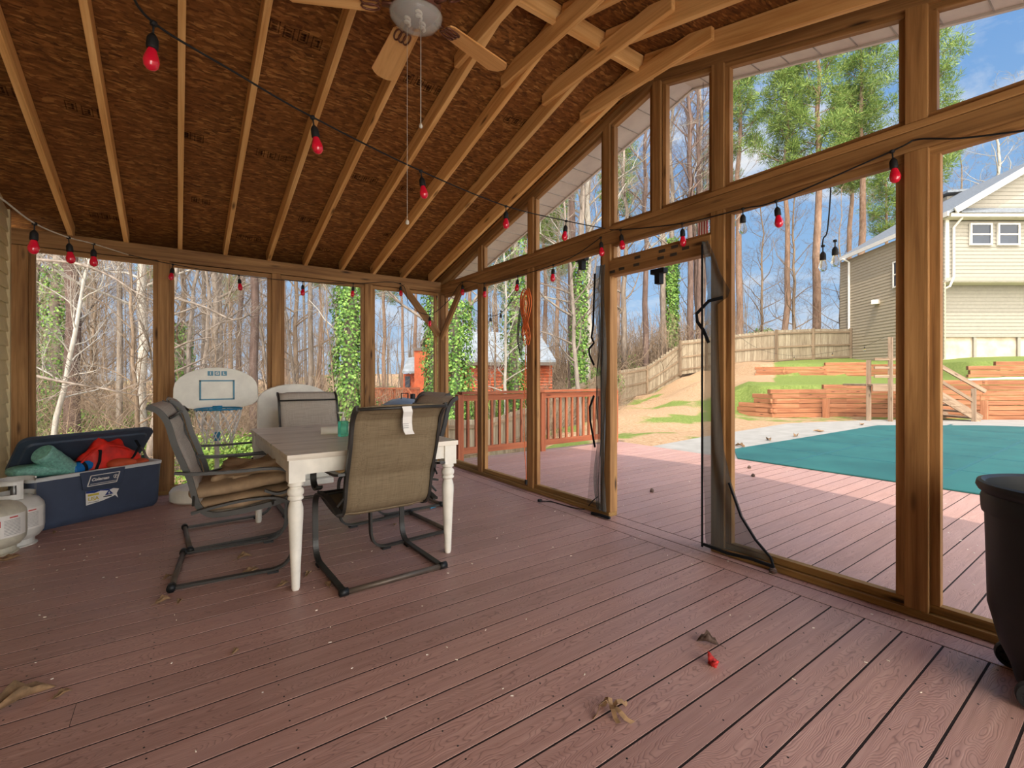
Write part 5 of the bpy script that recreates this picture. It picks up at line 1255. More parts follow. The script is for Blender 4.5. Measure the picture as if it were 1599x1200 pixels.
# roof: ridge parallel to the side wall, gable over the front
hw2 = 4.2; rp = math.tan(math.radians(30)); back = sd*(sl_+.5)
A0 = Oh-hf*.55-hr*.35+Vector((0,0,EZ-.02)); Rg = Oh-hf*.55+hr*hw2+Vector((0,0,EZ+rp*(hw2+.35))); B0 = Oh-hf*.55+hr*(2*hw2+.35)+Vector((0,0,EZ-.02))
th_ = Vector((0,0,.12))
sdv = sd*(sl_+.6)
mb = MB()
for P_, Q_ in ((A0, Rg), (B0, Rg)):
    mb.v += [hl(P_), hl(Q_), hl(Q_+sdv), hl(P_+sdv), hl(P_+th_), hl(Q_+th_), hl(Q_+sdv+th_), hl(P_+sdv+th_)]
    i = len(mb.v)-8; mb.f += [(i,i+1,i+2,i+3),(i+4,i+5,i+6,i+7),(i,i+1,i+5,i+4),(i+1,i+2,i+6,i+5),(i+2,i+3,i+7,i+6),(i+3,i,i+4,i+7)]
mb.build('roof', M_roof, h2)
lumber('rake_board', A0+hr*.25-hf*.06+Vector((0,0,.12)), Rg-hf*.06+Vector((0,0,.0)), .06, .24, M_soffit, up=(0,0,1), parent=h2, bev=0)
lumber('side_fascia', A0+Vector((0,0,.02)), A0+sdv+Vector((0,0,.02)), .06, .20, M_soffit, parent=h2, bev=0)
mb = MB(); z = EZ+.25
g0 = Oh-hf*.15
while z < EZ+2.2:
    x0 = (z-EZ)/rp-.25; x0b = (z+.16-EZ)/rp-.25; x1 = 2*hw2-x0
    mb.prism([hl(g0+hr*x0+Vector((0,0,z))-hf*.02), hl(g0+hr*x1+Vector((0,0,z))-hf*.02), hl(g0+hr*(x1-.28)+Vector((0,0,z+.16))), hl(g0+hr*x0b+Vector((0,0,z+.16)))], tuple(hf*.1)); z += .16
mb.build('gable_siding', M_h2, h2)
mb = MB(); mb.v += [hl(Oh-hf*.55+hr*.2+Vector((0,0,EZ+.03))), hl(Oh-hf*.55+hr*8+Vector((0,0,EZ+.03))), hl(Oh-hf*.1+hr*8+Vector((0,0,EZ+.36))), hl(Oh-hf*.1+hr*.5+Vector((0,0,EZ+.36)))]; mb.f.append((0,1,2,3)); mb.prism([mb.v[0], mb.v[1], mb.v[2], mb.v[3]], (0,0,.04)); mb.build('pent_roof', M_roof, h2)
dq = Vector((*W(1479, 24.5), 0))
mb = MB(); mb.prism([hl(dq+Vector((0,0,9.0))), hl(dq+hr*1.5+Vector((0,0,9.0))), hl(dq+hr*1.5+Vector((0,0,10.75))), hl(dq+Vector((0,0,10.6)))], tuple(hf*1.2)); mb.build('dormer', M_h2, h2)
lumber('dormer_roof', dq+hf*.5-hr*.25+Vector((0,0,10.75)), dq+hf*.5+hr*1.7+Vector((0,0,10.88)), 1.6, .12, M_roof, parent=h2, bev=0)
# ============================================================ HOUSE 1 (orange stained, behind trees)
h1 = thing('orange_cabin_house', 'orange wood-sided house with grey roof behind the ivy trees', 'house', (*W(690, 25), 0))
O1 = Vector((*W(690, 25), 0))
def q1(px, dz, z): return Vector((*W(px, dz), z))-h1.location
def z_at(py, dz): return H-(py-587)/F*dz
mb = MB()
a, b_ = W(690, 25.5), W(862, 25.5)
zt = z_at(566, 25.5)
n = 0; z = -1.6
while z < zt:
    p = [q1(690, 25.5, z), q1(690, 25.42, z+.02), q1(690, 25.5, z+.155), q1(690, 25.7, z+.155), q1(690, 25.7, z)]
    mb.prism([tuple(v) for v in p], tuple(q1(862, 25.5, 0)-q1(690, 25.5, 0))); z += .16
mb.build('log_wall', M_brick, h1)
mb = MB(); z = -1.6; zg = z_at(520, 24.3)
while z < zg:
    w0 = 662; w1 = 700 if z < z_at(560, 24.3) else 700-(z-z_at(560, 24.3))/(zg-z_at(560, 24.3))*26
    w0b = 662 if z < z_at(560, 24.3) else 662+(z-z_at(560, 24.3))/(zg-z_at(560, 24.3))*5
    mb.prism([tuple(q1(w0b, 24.3, z)), tuple(q1(w1, 24.3, z)), tuple(q1(w1, 24.3, z+.15)), tuple(q1(w0b, 24.3, z+.15))], tuple(fwd*1.5)); z += .165
mb.build('gable_wall', M_brick, h1)
mb = MB(); mb.prism([tuple(q1(647, 24.0, -1.6)), tuple(q1(665, 24.0, -1.6)), tuple(q1(665, 24.0, z_at(546, 24))), tuple(q1(647, 24.0, z_at(546, 24)))], tuple(fwd*1.2)); mb.build('chimney', M_brick, h1)
mb = MB(); mb.prism([tuple(q1(646, 23.95, z_at(548, 24))), tuple(q1(666, 23.95, z_at(548, 24))), tuple(q1(666, 23.95, z_at(544, 24))), tuple(q1(646, 23.95, z_at(544, 24)))], tuple(fwd*1.3)); mb.build('chimney_cap', M_bronze, h1)
mb = MB(); mb.prism([tuple(q1(628, 24.6, -1.6)), tuple(q1(648, 24.6, -1.6)), tuple(q1(648, 24.6, z_at(584, 24.6))), tuple(q1(630, 24.6, z_at(584, 24.6)))], tuple(fwd*2)); mb.build('bay_wall', M_brick, h1)
mb = MB(); mb.prism([tuple(q1(632.5, 24.5, z_at(605, 24.5))), tuple(q1(640, 24.5, z_at(605, 24.5))), tuple(q1(640, 24.5, z_at(588, 24.5))), tuple(q1(632.5, 24.5, z_at(588, 24.5)))], tuple(fwd*.2)); mb.build('window', M_pane, h1)
mb = MB(); mb.prism([tuple(q1(628, 24.3, z_at(583, 24.3))), tuple(q1(650, 24.3, z_at(583, 24.3))), tuple(q1(650, 24.9, z_at(560, 24.9))), tuple(q1(637, 24.9, z_at(562, 24.9)))], (0, 0, .1)); mb.build('bay_roof', M_roof1, h1)
mb = MB(); mb.prism([tuple(q1(668, 24.1, z_at(513, 24.1))), tuple(q1(656, 24.1, z_at(536, 24.1))), tuple(q1(657, 24.1, z_at(541, 24.1))), tuple(q1(669, 24.1, z_at(519, 24.1)))], tuple(fwd*3)); mb.build('roof_edge', M_bronze, h1)
mb = MB(); mb.prism([tuple(q1(668, 24.1, z_at(512, 24.1))), tuple(q1(706, 24.1, z_at(560, 24.1))), tuple(q1(720, 29, z_at(553, 29))), tuple(q1(690, 29, z_at(512, 29)))], (0, 0, .12)); mb.build('roof_slope', M_roof1, h1)
mb = MB(); mb.prism([tuple(q1(700, 25.0, z_at(566, 25))), tuple(q1(868, 25.0, z_at(566, 25))), tuple(q1(845, 29.5, z_at(528, 29.5))), tuple(q1(700, 29.5, z_at(516, 29.5)))], (0, 0, .12)); mb.build('main_roof', M_roof1, h1)
mb = MB(); mb.prism([tuple(q1(700, 24.95, z_at(571, 25))), tuple(q1(868, 24.95, z_at(571, 25))), tuple(q1(868, 24.95, z_at(566, 25))), tuple(q1(700, 24.95, z_at(566, 25)))], tuple(fwd*.1)); mb.build('fascia', M_bronze, h1)
# its deck
dk = thing('neighbour_deck', 'red-stained deck with railing in front of the orange house', 'deck', (*W(610, 21), 0))
def qd(px, dz, z): return Vector((*W(px, dz), z))
zt = z_at(607, 21)
lumber('hand_rail', qd(540, 21, zt), qd(655, 21, zt), .10, .08, M_red, parent=dk, bev=0); lumber('floor_beam', qd(540, 21, z_at(634, 21)), qd(655, 21, z_at(634, 21)), .10, .22, M_red, parent=dk, bev=0)
mb = MB()
for k in range(46):
    p = qd(541+k*2.5, 21, 0)-dk.location; mb.box((p.x-.02, p.y-.02, z_at(632, 21)), (p.x+.02, p.y+.02, zt))
mb.build('balusters', M_red, dk)
for k in range(4): lumber('deck_post', qd(545+k*36, 21.05, -1.6), qd(545+k*36, 21.05, zt+.05), .11, .11, M_red, up=(0,1,0), parent=dk, bev=0)
lumber('deck_floor', qd(540, 22.1, z_at(629, 21)), qd(655, 22.1, z_at(629, 21)), 2.2, .05, M_red, parent=dk, bev=0)
lumber('stair_rail', qd(636, 20.8, zt), qd(655, 20.2, zt-.75), .08, .07, M_red, parent=dk, bev=0)
# ============================================================ TREES
rnd = random.Random(11)
def rv(s=1): return Vector((rnd.uniform(-1, 1), rnd.uniform(-1, 1), rnd.uniform(-1, 1)))*s
def bare_tree(seed, h, r, first=.35, spread=.9, twigs=3, lean=0, fork=False):
    rnd.seed(seed); mb = MB(); p = Vector((0, 0, -.3)); pts = [p.copy()]; rad = [r*1.25]; n = 12
    ld = Vector((math.cos(seed), math.sin(seed), 0))*lean
    for i in range(1, n+1):
        z = -.3+(h+.3)*i/n; p = Vector((ld.x*z, ld.y*z, z))+rv(.012*h*(i/n)); p.z = z; pts.append(p); rad.append(r*(1-.8*(i/n)**1.3))
    mb.tube(pts, rad, 8)
    def br(p, d, ln, r_, lev):
        m = 4 if lev < 2 else 3; q = [p.copy()]; rr = [r_]; c = p.copy(); dd = d.copy()
        for i in range(m):
            dd = (dd+rv(.28)+Vector((0, 0, .09))).normalized(); c = c+dd*(ln/m); q.append(c.copy()); rr.append(max(.004, r_*(1-.75*(i+1)/m)))
        mb.tube(q, rr, 5 if lev == 0 else 3, cap=False)
        if lev < twigs:
            for k in range(4 if lev < 2 else 3):
                t = rnd.uniform(.25, 1); idx = min(m-1, int(t*m)); pp = q[idx].lerp(q[idx+1], t*m-idx if t < 1 else 1)
                nd = (dd+rv(.95)).normalized(); br(pp, nd, ln*rnd.uniform(.42, .65), max(.004, rr[idx]*.45), lev+1)
    nb = 24
    for k in range(nb):
        t = first+(1-first)*(k+rnd.random())/nb; idx = min(n-1, int(t*n)); pp = pts[idx].lerp(pts[idx+1], t*n-idx)
        a = k*2.4+rnd.random(); up = .35+.5*t; nd = Vector((math.cos(a), math.sin(a), up)).normalized()
        br(pp, nd, h*.25*spread*(1.15-t*.7)*rnd.uniform(.6, 1.1), max(.012, rad[idx]*.42), 0)
    return mb
def foliage_tuft(mb, c, rad, n, size, slim=.12):
    for k in range(n):
        d = rv(1)
        if d.length < .05: continue
        p = c+d*rad*.75; t = (d.normalized()+Vector((0, 0, .35))+rv(.4)).normalized(); s = t.cross(rv(1)); 
        if s.length < .01: continue
        s.normalize(); L_ = size*rnd.uniform(.7, 1.2); w_ = L_*slim
        mb.quad(tuple(p-s*w_), tuple(p+s*w_), tuple(p+t*L_+s*w_*.3), tuple(p+t*L_-s*w_*.3))
def pine(seed, h, r, crown=.5, cr=3.0, dens=26):
    rnd.seed(seed); tr_ = MB(); fo_ = MB(); pts = []; rad = []; n = 10
    for i in range(n+1):
        z = -.3+(h+.3)*i/n; pts.append(Vector((rnd.uniform(-1, 1)*.006*h, rnd.uniform(-1, 1)*.006*h, z))); rad.append(r*(1.1-.85*(i/n)**1.4))
    tr_.tube(pts, rad, 9)
    nb = 40
    for k in range(nb):
        t = crown+(1-crown)*(k+rnd.random())/nb; idx = min(n-1, int(t*n)); pp = pts[idx].lerp(pts[idx+1], t*n-idx)
        a = k*2.39+rnd.random()*.8; u_ = (t-crown)/(1-crown); ln = cr*(1-.55*u_**1.5)*rnd.uniform(.45, 1.1)*(0.6 if u_ < .12 else 1)
        d = Vector((math.cos(a), math.sin(a), rnd.uniform(.05, .5)+.3*u_)).normalized(); q = [pp]; c = pp.copy()
        for i in range(4): d = (d+rv(.16)+Vector((0, 0, .06))).normalized(); c = c+d*ln/4; q.append(c.copy())
        tr_.tube(q, [max(.01, rad[idx]*.28*(1-.2*i)) for i in range(5)], 4, cap=False)
        for i in (2, 3, 4):
            for _ in range(2):
                cc = q[i]+rv(.35); foliage_tuft(fo_, cc, .40, dens*2, .27, .085)
        for _ in range(2):
            sd_ = (d+rv(.8)).normalized(); e = q[2]+sd_*ln*.4; tr_.tube([q[2], e], [.015, .006], 3, cap=False); foliage_tuft(fo_, e, .40, dens*2, .27, .085)
    return tr_, fo_
def ivy_col(seed, r, z0, z1, n, jitter=.12, size=.085):
    rnd.seed(seed); mb = MB()
    for k in range(n):
        z = z0+(z1-z0)*rnd.random()**1.15; a = rnd.uniform(0, 2*PI); rr = r*(1+.5*noise.noise(Vector((z*.9+seed, a, 0))))*rnd.uniform(.75, 1.15)+rnd.uniform(0, jitter)*rnd.random()
        c = Vector((rr*math.cos(a), rr*math.sin(a), z)); nrm_ = (Vector((math.cos(a), math.sin(a), .4))+rv(.6)).normalized(); u_ = nrm_.orthogonal().normalized(); u_ = (Quaternion(nrm_, rnd.random()*6) @ u_); w_ = nrm_.cross(u_); s = size*rnd.uniform(.6, 1.25)
        mb.poly([tuple(c-u_*s*.5), tuple(c+w_*s*.5-u_*s*.1), tuple(c+u_*s*.6), tuple(c-w_*s*.5-u_*s*.1)])
    return mb
def clump(seed, rx, ry, rz_, n, size, parts=9):
    rnd.seed(seed); mb = MB()
    cs = [(Vector((rnd.uniform(-1, 1)*rx*.7, rnd.uniform(-1, 1)*ry*.7, rz_*rnd.uniform(.2, 1.6))), rnd.uniform(.35, .6)) for _ in range(parts)]
    for k in range(n):
        c0, q = rnd.choice(cs); d = rv(1); d = d.normalized()*rnd.random()**.4
        c = c0+Vector((d.x*rx*q, d.y*ry*q, d.z*rz_*q))
        if c.z < .02: c.z = abs(c.z)+.02
        nrm_ = (d+rv(.7)+Vector((0, 0, .3))).normalized(); u_ = nrm_.orthogonal().normalized(); w_ = nrm_.cross(u_); s = size*rnd.uniform(.6, 1.3)
        mb.poly([tuple(c-u_*s*.5), tuple(c+w_*s*.35), tuple(c+u_*s*.5), tuple(c-w_*s*.35)])
    return mb
def mesh_of(mb, name, mat):
    me = bpy.data.meshes.new(name); me.from_pydata([tuple(v) for v in mb.v], [], mb.f); me.materials.append(mat)
    me.update(); return me
def smooth_me(me): me.polygons.foreach_set('use_smooth', [True]*len(me.polygons)); return me
bareV = [smooth_me(mesh_of(bare_tree(s, h, r, f, sp, tw), 'bare_tree_crown', m_)) for s, h, r, f, sp, tw, m_ in
         ((1, 17, .17, .22, 1.0, 3, M_bark), (2, 19, .20, .35, .8, 3, M_bark), (3, 14, .12, .15, 1.1, 3, M_twig), (4, 21, .26, .45, .8, 3, M_barkd), (5, 16, .13, .3, .9, 3, M_barkw), (6, 11, .07, .10, 1.1, 3, M_twig))]
pineV = []
for s, h, r, cr_, rad_ in ((21, 24, .24, .50, 3.3), (22, 21, .20, .62, 2.8), (23, 26, .26, .66, 3.0)):
    a, b_ = pine(s, h, r, cr_, rad_); pineV.append((smooth_me(mesh_of(a, 'trunk', M_barkp)), mesh_of(b_, 'needles', M_needle)))
def obj_of(name, me, parent=None):
    o = bpy.data.objects.new(name, me); C.objects.link(o); o.parent = parent; return o
def gz(x, y): return ground(x, y)
def put_bare(px, dz, v, s, label, rot=0, lean=(0, 0), group=None, sxy=None, mat=None):
    x, y = W(px, dz); o = obj_of('bare_tree', bareV[v]); o.location = (x, y, gz(x, y)-.05); k = sxy or s
    o.scale = (k, k, s); o.rotation_euler = (lean[0], lean[1], rot); return tag(o, label, 'tree', group)
def put_pine(px, dz, v, s, label, rot=0, group=None):
    x, y = W(px, dz); t_ = thing('pine_tree', label, 'tree', (x, y, gz(x, y)-.05), rot, group); t_.scale = (s, s, s)
    obj_of('trunk', pineV[v][0], t_); obj_of('needles', pineV[v][1], t_)
    return t_
def put_ivy(px, dz, v, s, r, z0, z1, n, label, seed, rot=0, size=.085):
    x, y = W(px, dz); t_ = thing('ivy_covered_tree', label, 'tree', (x, y, gz(x, y)-.05), rot)
    o = obj_of('tree_trunk', bareV[v], t_); o.scale = (s, s, s)
    ivy_col(seed, r, z0, z1, n, size=size).build('ivy', M_ivy, t_)
    return t_
# named trees, read off the photograph
put_bare(113, 12.5, 3, .8, 'broad dark trunk in the middle of the leftmost back screen', .4, sxy=.72)
put_bare(57, 15, 0, .95, 'brownish trunk at the left edge of the leftmost back screen', 1.2, sxy=.6)
put_bare(187, 16, 1, .9, 'straight grey trunk right of centre in the leftmost back screen', 2.1, sxy=.5)
put_bare(222, 13, 4, .9, 'pale thick trunk beside the post left of the basketball hoop', 3.0, sxy=1.0)
put_bare(148, 21, 2, 1, 'slender trunk behind the broad dark trunk', .2, sxy=.7)
put_bare(318, 20, 1, .95, 'slim trunk left of the pair above the hoop backboard', .7, sxy=.5)
put_bare(335, 17, 0, 1, 'grey trunk directly above the hoop backboard', 4.1, sxy=.75)
put_bare(397, 14, 3, .85, 'thick brown trunk right of the hoop backboard', 5.2, sxy=.5)
put_bare(463, 24, 2, 1.1, 'slender trunk at the left of the third back screen', 1.1)
put_bare(485, 17, 1, .9, 'upright trunk above the far end chair', 2.7, sxy=.5)
put_bare(527, 13.5, 4, .8, 'white-barked stem just left of the ivy column', .9, sxy=.55)
# leaning pale tree
x0, y0 = W(64, 9.2); x1, y1 = W(136, 9.6)
o = obj_of('bare_tree', bareV[4]); zb = gz(x0, y0); top = Vector((x1, y1, H+(587-430)/F*9.6)); bot = Vector((x0, y0, zb-.1))
dv = (top-bot).normalized(); o.rotation_euler = Vector((0, 0, 1)).rotation_difference(dv).to_euler(); o.location = bot; o.scale = (.42, .42, .42)
tag(o, 'pale thin trunk leaning right across the leftmost back screen', 'tree')
put_ivy(88, 15, 0, .9, .36, .3, 6.0, 3900, 'ivy-covered trunk left of the broad dark trunk', 31, size=0.074)
put_ivy(547, 13, 1, .9, .42, .0, 5.2, 7800, 'trunk wrapped in bright ivy behind the far end chair', 32, size=0.074)
put_ivy(286, 18, 2, 1, .30, .2, 4.5, 3640, 'thin ivy-draped tree just right of the cooler post', 33, size=0.081)
put_ivy(712, 12, 0, .85, .34, .2, 4.6, 6240, 'ivy column just right of the porch corner post', 34, size=0.068)
put_ivy(678, 15.5, 1, .8, .30, 1.5, 6, 4160, 'ivy-topped trunk just left of the porch corner post', 35, size=0.074)
put_ivy(803, 15, 1, .9, .32, .4, 7.0, 5200, 'ivy-covered trunk left of the orange cord post', 36, size=0.074)
put_ivy(905, 20, 0, 1, .30, 1.0, 7.5, 3900, 'slender ivy-covered pine trunk left of the door opening', 37, size=0.093)
put_ivy(1049, 30, 1, 1.1, .38, 2.0, 9, 5720, 'ivy-covered trunk in the door opening above the fence corner', 38, size=0.124)
put_bare(893, 21, 3, 1.0, 'reddish trunk between orange cord post and left jamb', .3, sxy=.75)
put_bare(917, 22, 4, 1.1, 'thick pale trunk beside the left door jamb', 1.7, sxy=1.6)
put_bare(789, 13.2, 4, .45, 'young white-stemmed tree left of the orange cord', 2.2)
put_bare(772, 14.2, 5, .6, 'twiggy sapling in front of the grey cabin roof', .5)
put_bare(975, 28, 0, 1.1, 'trunk at the left of the door opening', .2)
put_bare(1008, 27.5, 3, 1.0, 'dark straight trunk left of centre in the door opening', 1.3, sxy=.7)
put_bare(1036, 30, 1, 1.1, 'trunk in the middle of the door opening', 2.2)
put_bare(1078, 28.5, 3, 1.1, 'dark trunk at the right of the door opening', 3.4, sxy=.8)
put_bare(1094, 31, 1, 1.2, 'trunk touching the right door jamb', 4.4)
put_pine(1228, 34, 1, 1.0, 'pine left of centre in the pool-side screen', .3)
put_pine(1276, 33, 0, 1.05, 'tall bushy pine right of centre in the pool-side screen', 1.1)
put_pine(1345, 38, 2, 1.05, 'twin pine nearest the beige house roof', 2.2)
put_pine(1328, 40, 1, 1.1, 'twin pine left of the one nearest the house roof', 3.3)
put_pine(1452, 31, 0, .95, 'pine crown behind the right gable stud', .9)
put_pine(1155, 42, 2, 1.1, 'far pine behind the right door post', 4.4)
put_pine(1385, 52, 1, 1.1, 'distant pine beside the pool-side post', 1.9)
put_bare(1240, 34.5, 2, 1.0, 'dark thin companion trunk right of the left pine', 5.0)
put_bare(1557, 33, 4, 1.15, 'large pale bare tree above the beige house roof', .6, sxy=1.5)
put_bare(1500, 40, 2, 1.3, 'slim dark bare tree left of the large pale one', 2.6)
put_bare(1615, 44, 1, 1.1, 'bare tree at the right edge of the frame', 1.6)
put_bare(1312, 30, 5, 1.0, 'twisted small bare tree beside the beige house', .4)
put_bare(1190, 45, 2, 1.2, 'bare tree behind the upper fence left of the pines', 1.0)
# pines beyond the houses and the wood
for k, (px, dz, v, s) in enumerate([(600, 42, 0, .7), (628, 48, 1, .8), (648, 38, 2, .6), (735, 40, 1, .9), (775, 46, 0, .8), (850, 36, 1, .9), (870, 44, 0, .9), (965, 44, 2, .9), (1120, 48, 0, 1.0), (445, 50, 2, .8), (500, 46, 1, .8), (360, 52, 0, .8), (250, 50, 1, .8), (120, 55, 0, .8), (820, 30, 1, .8)]):
    put_pine(px, dz, v, s, 'tall pine standing far back in the wood', k*1.3, 'pines far back in the wood')
rr_ = random.Random(5)
for k in range(72):
    px = rr_.uniform(-260, 1125); dz = rr_.uniform(15, 46)
    if 575 < px < 880 and dz < 31: continue
    if px > 930 and dz < 28: continue
    put_bare(px, dz, rr_.choice([0, 1, 2, 3, 5, 2]), rr_.uniform(.7, 1.1), 'bare grey-brown tree in the wood behind the porch', rr_.random()*6, (rr_.uniform(-.04, .04), rr_.uniform(-.04, .04)), 'bare trees in the wood', sxy=rr_.uniform(.4, .7))
for k in range(70):
    px = rr_.uniform(-200, 1120); dz = rr_.uniform(10, 30)
    if 575 < px < 880 and dz < 30: continue
    if px > 930 and dz < 28: continue
    v_ = rr_.choice([5, 2, 0]); sc_ = rr_.uniform(.35, .6)
    put_bare(px, dz, v_, sc_, 'thin bare sapling in the undergrowth behind the porch', rr_.random()*6, (rr_.uniform(-.12, .12), rr_.uniform(-.12, .12)), 'saplings in the undergrowth', sxy=sc_*rr_.uniform(.8, 1.1))
# deep wood as one uncountable mass
rnd.seed(99); mb = MB()
for k in range(620):
    px = rnd.uniform(-400, 1190); dz = rnd.uniform(42, 85)
    x, y = W(px, dz); z = gz(x, y); hh = rnd.uniform(5, 11); p = Vector((x, y, z-.3)); r = rnd.uniform(.04, .11)
    q = [p, p+Vector((rnd.uniform(-.3, .3), rnd.uniform(-.3, .3), hh*.5)), p+Vector((rnd.uniform(-.8, .8), rnd.uniform(-.8, .8), hh))]
    mb.tube(q, [r, r*.7, r*.25], 4, cap=False)
    for _ in range(7):
        t = rnd.uniform(.25, .95); b0 = q[0].lerp(q[2], t); d = (rv(1)+Vector((0, 0, .5))).normalized()*rnd.uniform(1.2, 3.2); mb.tube([b0, b0+d*.5+rv(.2), b0+d], [r*.3, r*.2, .012], 3, cap=False)
o = obj_of('distant_wood', smooth_me(mesh_of(mb, 'distant_wood', M_bark))); tag(o, 'hazy mass of distant bare trunks deep in the wood', 'woods', kind='stuff')
# brush
rnd.seed(77); mb = MB()
def brush(n, pr, dr, hmax, rmin=.005):
    for k in range(n):
        px = rnd.uniform(*pr); dz = rnd.uniform(*dr); x, y = W(px, dz); z = gz(x, y); p = Vector((x, y, z)); d = (rv(1)+Vector((0, 0, 1.1))).normalized(); hh = rnd.uniform(.6, hmax)
        q = [p]; c = p.copy()
        for i in range(3): d = (d+rv(.45)).normalized(); c = c+d*hh/3; q.append(c.copy())
        w0 = rnd.uniform(rmin, rmin*2.4); mb.tube(q, [w0, w0*.8, w0*.6, w0*.3], 3, cap=False)
        for _ in range(3):
            i = rnd.choice((1, 2)); e = q[i]+(d+rv(1.2)).normalized()*hh*.35; mb.tube([q[i], q[i].lerp(e, .5)+rv(.05), e], [w0*.5, w0*.4, w0*.25], 3, cap=False)
brush(4200, (-150, 620), (10, 34), 3.2); brush(900, (690, 880), (13, 24), 2.4); brush(3600, (860, 1110), (27, 38), 5.0, .009); brush(500, (880, 960), (18, 24), 3); brush(500, (1110, 1320), (29, 40), 4, .008)
o = obj_of('twiggy_brush', mesh_of(mb, 'twiggy_brush', M_twig)); tag(o, 'tangle of bare brown twigs and vines on the forest floor', 'brush', kind='stuff')
# shrubs
for k, (px, dz, rx, rz_, n, m_, lb) in enumerate([
    (715, 13.5, 1.0, .9, 3600, M_shrub, 'bright green shrub below the ivy column by the porch corner'), (800, 16, 1.3, .8, 3200, M_shrub, 'yellow-green shrub in front of the orange house wall'),
    (745, 17, 1.2, .7, 2200, M_shrub, 'green shrub left of the middle gable post'), (925, 23, 1.2, 1.1, 3400, M_ivy, 'dense ivy shrub above the sloping fence'), (975, 28.5, 1.4, 1.0, 2600, M_ivy, 'dark green shrub behind the fence in the door opening'),
    (355, 9.5, 1.2, .55, 3600, M_shrub, 'bright green shrub seen through the hoop net'), (555, 14, 1.0, 1.1, 3400, M_ivy, 'green shrub at the foot of the ivy column'), (150, 12, 1.8, .5, 2600, M_shrub, 'low yellow-green brush below the leaning trunk'),
    (70, 14, 1.5, .9, 2200, M_ivy, 'dark ivy shrub at the left edge of the wood'), (1165, 62, 3.2, 2.6, 2600, M_needled, 'rounded distant evergreen above the fence by the right post'), (1345, 40, 2.0, 1.2, 1500, M_litter, 'rusty leaved bush beside the beige house'), (230, 18, 1.4, .7, 1600, M_shrub, 'green undergrowth behind the cooler post')]):
    x, y = W(px, dz); o = clump(200+k, rx, rx, rz_, int(n*(2 if dz < 40 else 1)), .07 if dz < 18 else .11 if dz < 40 else .5, 14).build('shrub', m_, None); o.location = (x, y, gz(x, y)); tag(o, lb, 'shrub')
# long branches in front of the left back screens
rnd.seed(55)
for k, (pts, lb) in enumerate([([(48, 8, 405), (120, 8, 412), (170, 8, 430), (215, 8, 458), (262, 8.2, 480)], 'long bare branch crossing the top of the leftmost back screen'), ([(45, 7.5, 585), (100, 7.5, 597), (150, 7.6, 605), (215, 7.8, 618)], 'thin pale branch low across the leftmost back screen'), ([(262, 8.5, 462), (320, 8.5, 480), (365, 8.6, 500), (392, 8.7, 490)], 'drooping bare branch in the second back screen')]):
    q = catmull([W(a, b_, c) for a, b_, c in pts], 4); m_ = len(q); mb = MB(); mb.tube(q, [.028*(1-.75*i/m_) for i in range(m_)], 5)
    for i in range(2, m_, 1):
        for _ in range(3):
            d = (rv(1)+Vector((0, 0, .2))).normalized()*rnd.uniform(.25, .8); e = q[i]+d; mb.tube([q[i], q[i].lerp(e, .5)+rv(.06), e], [.008, .006, .003], 3, cap=False)
            for _ in range(2): e2 = e+rv(.3); mb.tube([q[i].lerp(e, .6), e2], [.004, .002], 3, cap=False)
    # carried by a trunk standing left of the view
    tr0 = q[0]; bx_ = W(pts[0][0]-22, pts[0][1]+.3) if k < 2 else W(262-14, 9.0)
    base_ = Vector((bx_[0], bx_[1], gz(*bx_)-.1)); mb.tube([q[0], Vector((bx_[0], bx_[1], q[0].z-.15))], [.028, .04], 5); mb.tube([base_, Vector((bx_[0], bx_[1], q[0].z+1.5)), Vector((bx_[0]+.1, bx_[1], q[0].z+4))], [.075, .055, .03], 7)
    tag(mb.build('small_bare_tree', M_bark, None, True), 'small tree carrying the '+lb, 'tree')
# ============================================================ CAMERA
cam = bpy.data.cameras.new('camera'); co_ = bpy.data.objects.new('camera', cam); C.objects.link(co_)
cam.sensor_width = 36; cam.lens = F/1599*36; cam.clip_end = 600; cam.clip_start = .02
co_.location = (0, 0, H); co_.rotation_euler = (PI/2, 0, -TH)
cam.shift_y = (Y0-600)/1599
bpy.context.scene.camera = co_
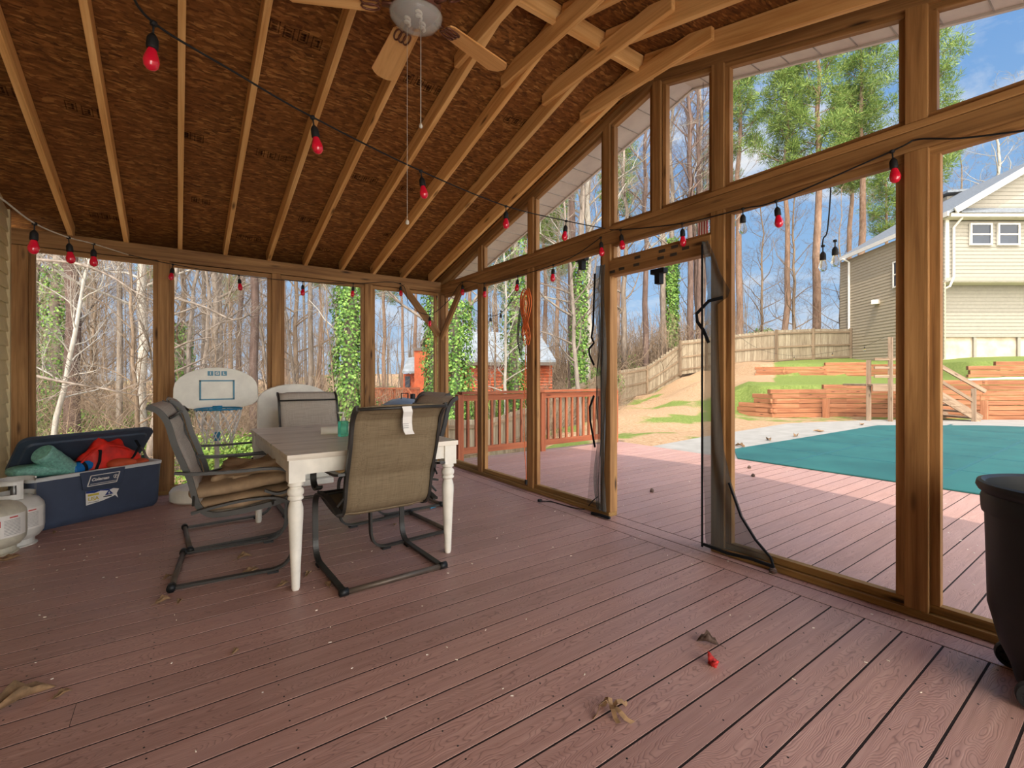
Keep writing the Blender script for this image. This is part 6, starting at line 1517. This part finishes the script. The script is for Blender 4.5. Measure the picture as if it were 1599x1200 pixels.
# ============================================================ LIGHT
sun = bpy.data.lights.new('sun', 'SUN'); so_ = bpy.data.objects.new('sun', sun); C.objects.link(so_)
sdir = Vector((.60, .36, -1)).normalized(); so_.rotation_euler = sdir.to_track_quat('-Z', 'Y').to_euler()
sun.energy = 3.3; sun.angle = math.radians(.6); sun.color = (1, .93, .82)
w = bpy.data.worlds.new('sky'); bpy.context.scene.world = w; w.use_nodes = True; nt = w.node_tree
bg = nt.nodes['Background']; tc_ = N(nt, 'ShaderNodeTexCoord')
sep = N(nt, 'ShaderNodeSeparateXYZ'); L(nt, tc_.outputs['Generated'], sep.inputs[0])
grad = ramp(nt, sep.outputs[2], [(0, (184, 212, 240)), (.25, (150, 194, 240)), (.7, (92, 150, 222)), (1, (70, 128, 208))])
mp = N(nt, 'ShaderNodeMapping'); mp.inputs['Scale'].default_value = (1, 1, 2.6); L(nt, tc_.outputs['Generated'], mp.inputs[0])
cl = noise_(nt, mp.outputs[0], 2.6, 7, .62, .4)
cf_ = ramp(nt, cl, [(.47, (0,0,0,1)), (.66, (1,1,1,1))])
skyc = mix(nt, cf_, grad, (.93, .95, .98, 1))
# low bright glow added behind the camera to light the porch interior
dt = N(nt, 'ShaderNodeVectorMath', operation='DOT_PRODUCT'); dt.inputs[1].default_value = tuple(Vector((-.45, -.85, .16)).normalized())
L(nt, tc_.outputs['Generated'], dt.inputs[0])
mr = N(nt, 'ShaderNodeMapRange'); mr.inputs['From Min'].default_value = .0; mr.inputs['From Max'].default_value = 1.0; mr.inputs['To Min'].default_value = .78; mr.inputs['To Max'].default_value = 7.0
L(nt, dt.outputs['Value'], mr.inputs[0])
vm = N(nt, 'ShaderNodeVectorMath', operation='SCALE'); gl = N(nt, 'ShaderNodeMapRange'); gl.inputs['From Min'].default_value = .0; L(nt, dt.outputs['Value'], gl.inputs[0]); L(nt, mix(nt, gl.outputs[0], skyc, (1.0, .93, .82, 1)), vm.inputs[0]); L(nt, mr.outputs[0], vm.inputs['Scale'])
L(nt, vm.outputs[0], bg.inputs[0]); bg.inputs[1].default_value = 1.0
sc = bpy.context.scene
sc.view_settings.view_transform = 'Standard'; sc.view_settings.look = 'None'; sc.view_settings.exposure = .32; sc.view_settings.gamma = 1.0
sc.view_settings.use_curve_mapping = False
sc.cycles.transparent_max_bounces = 24; sc.cycles.max_bounces = 10; sc.cycles.diffuse_bounces = 6
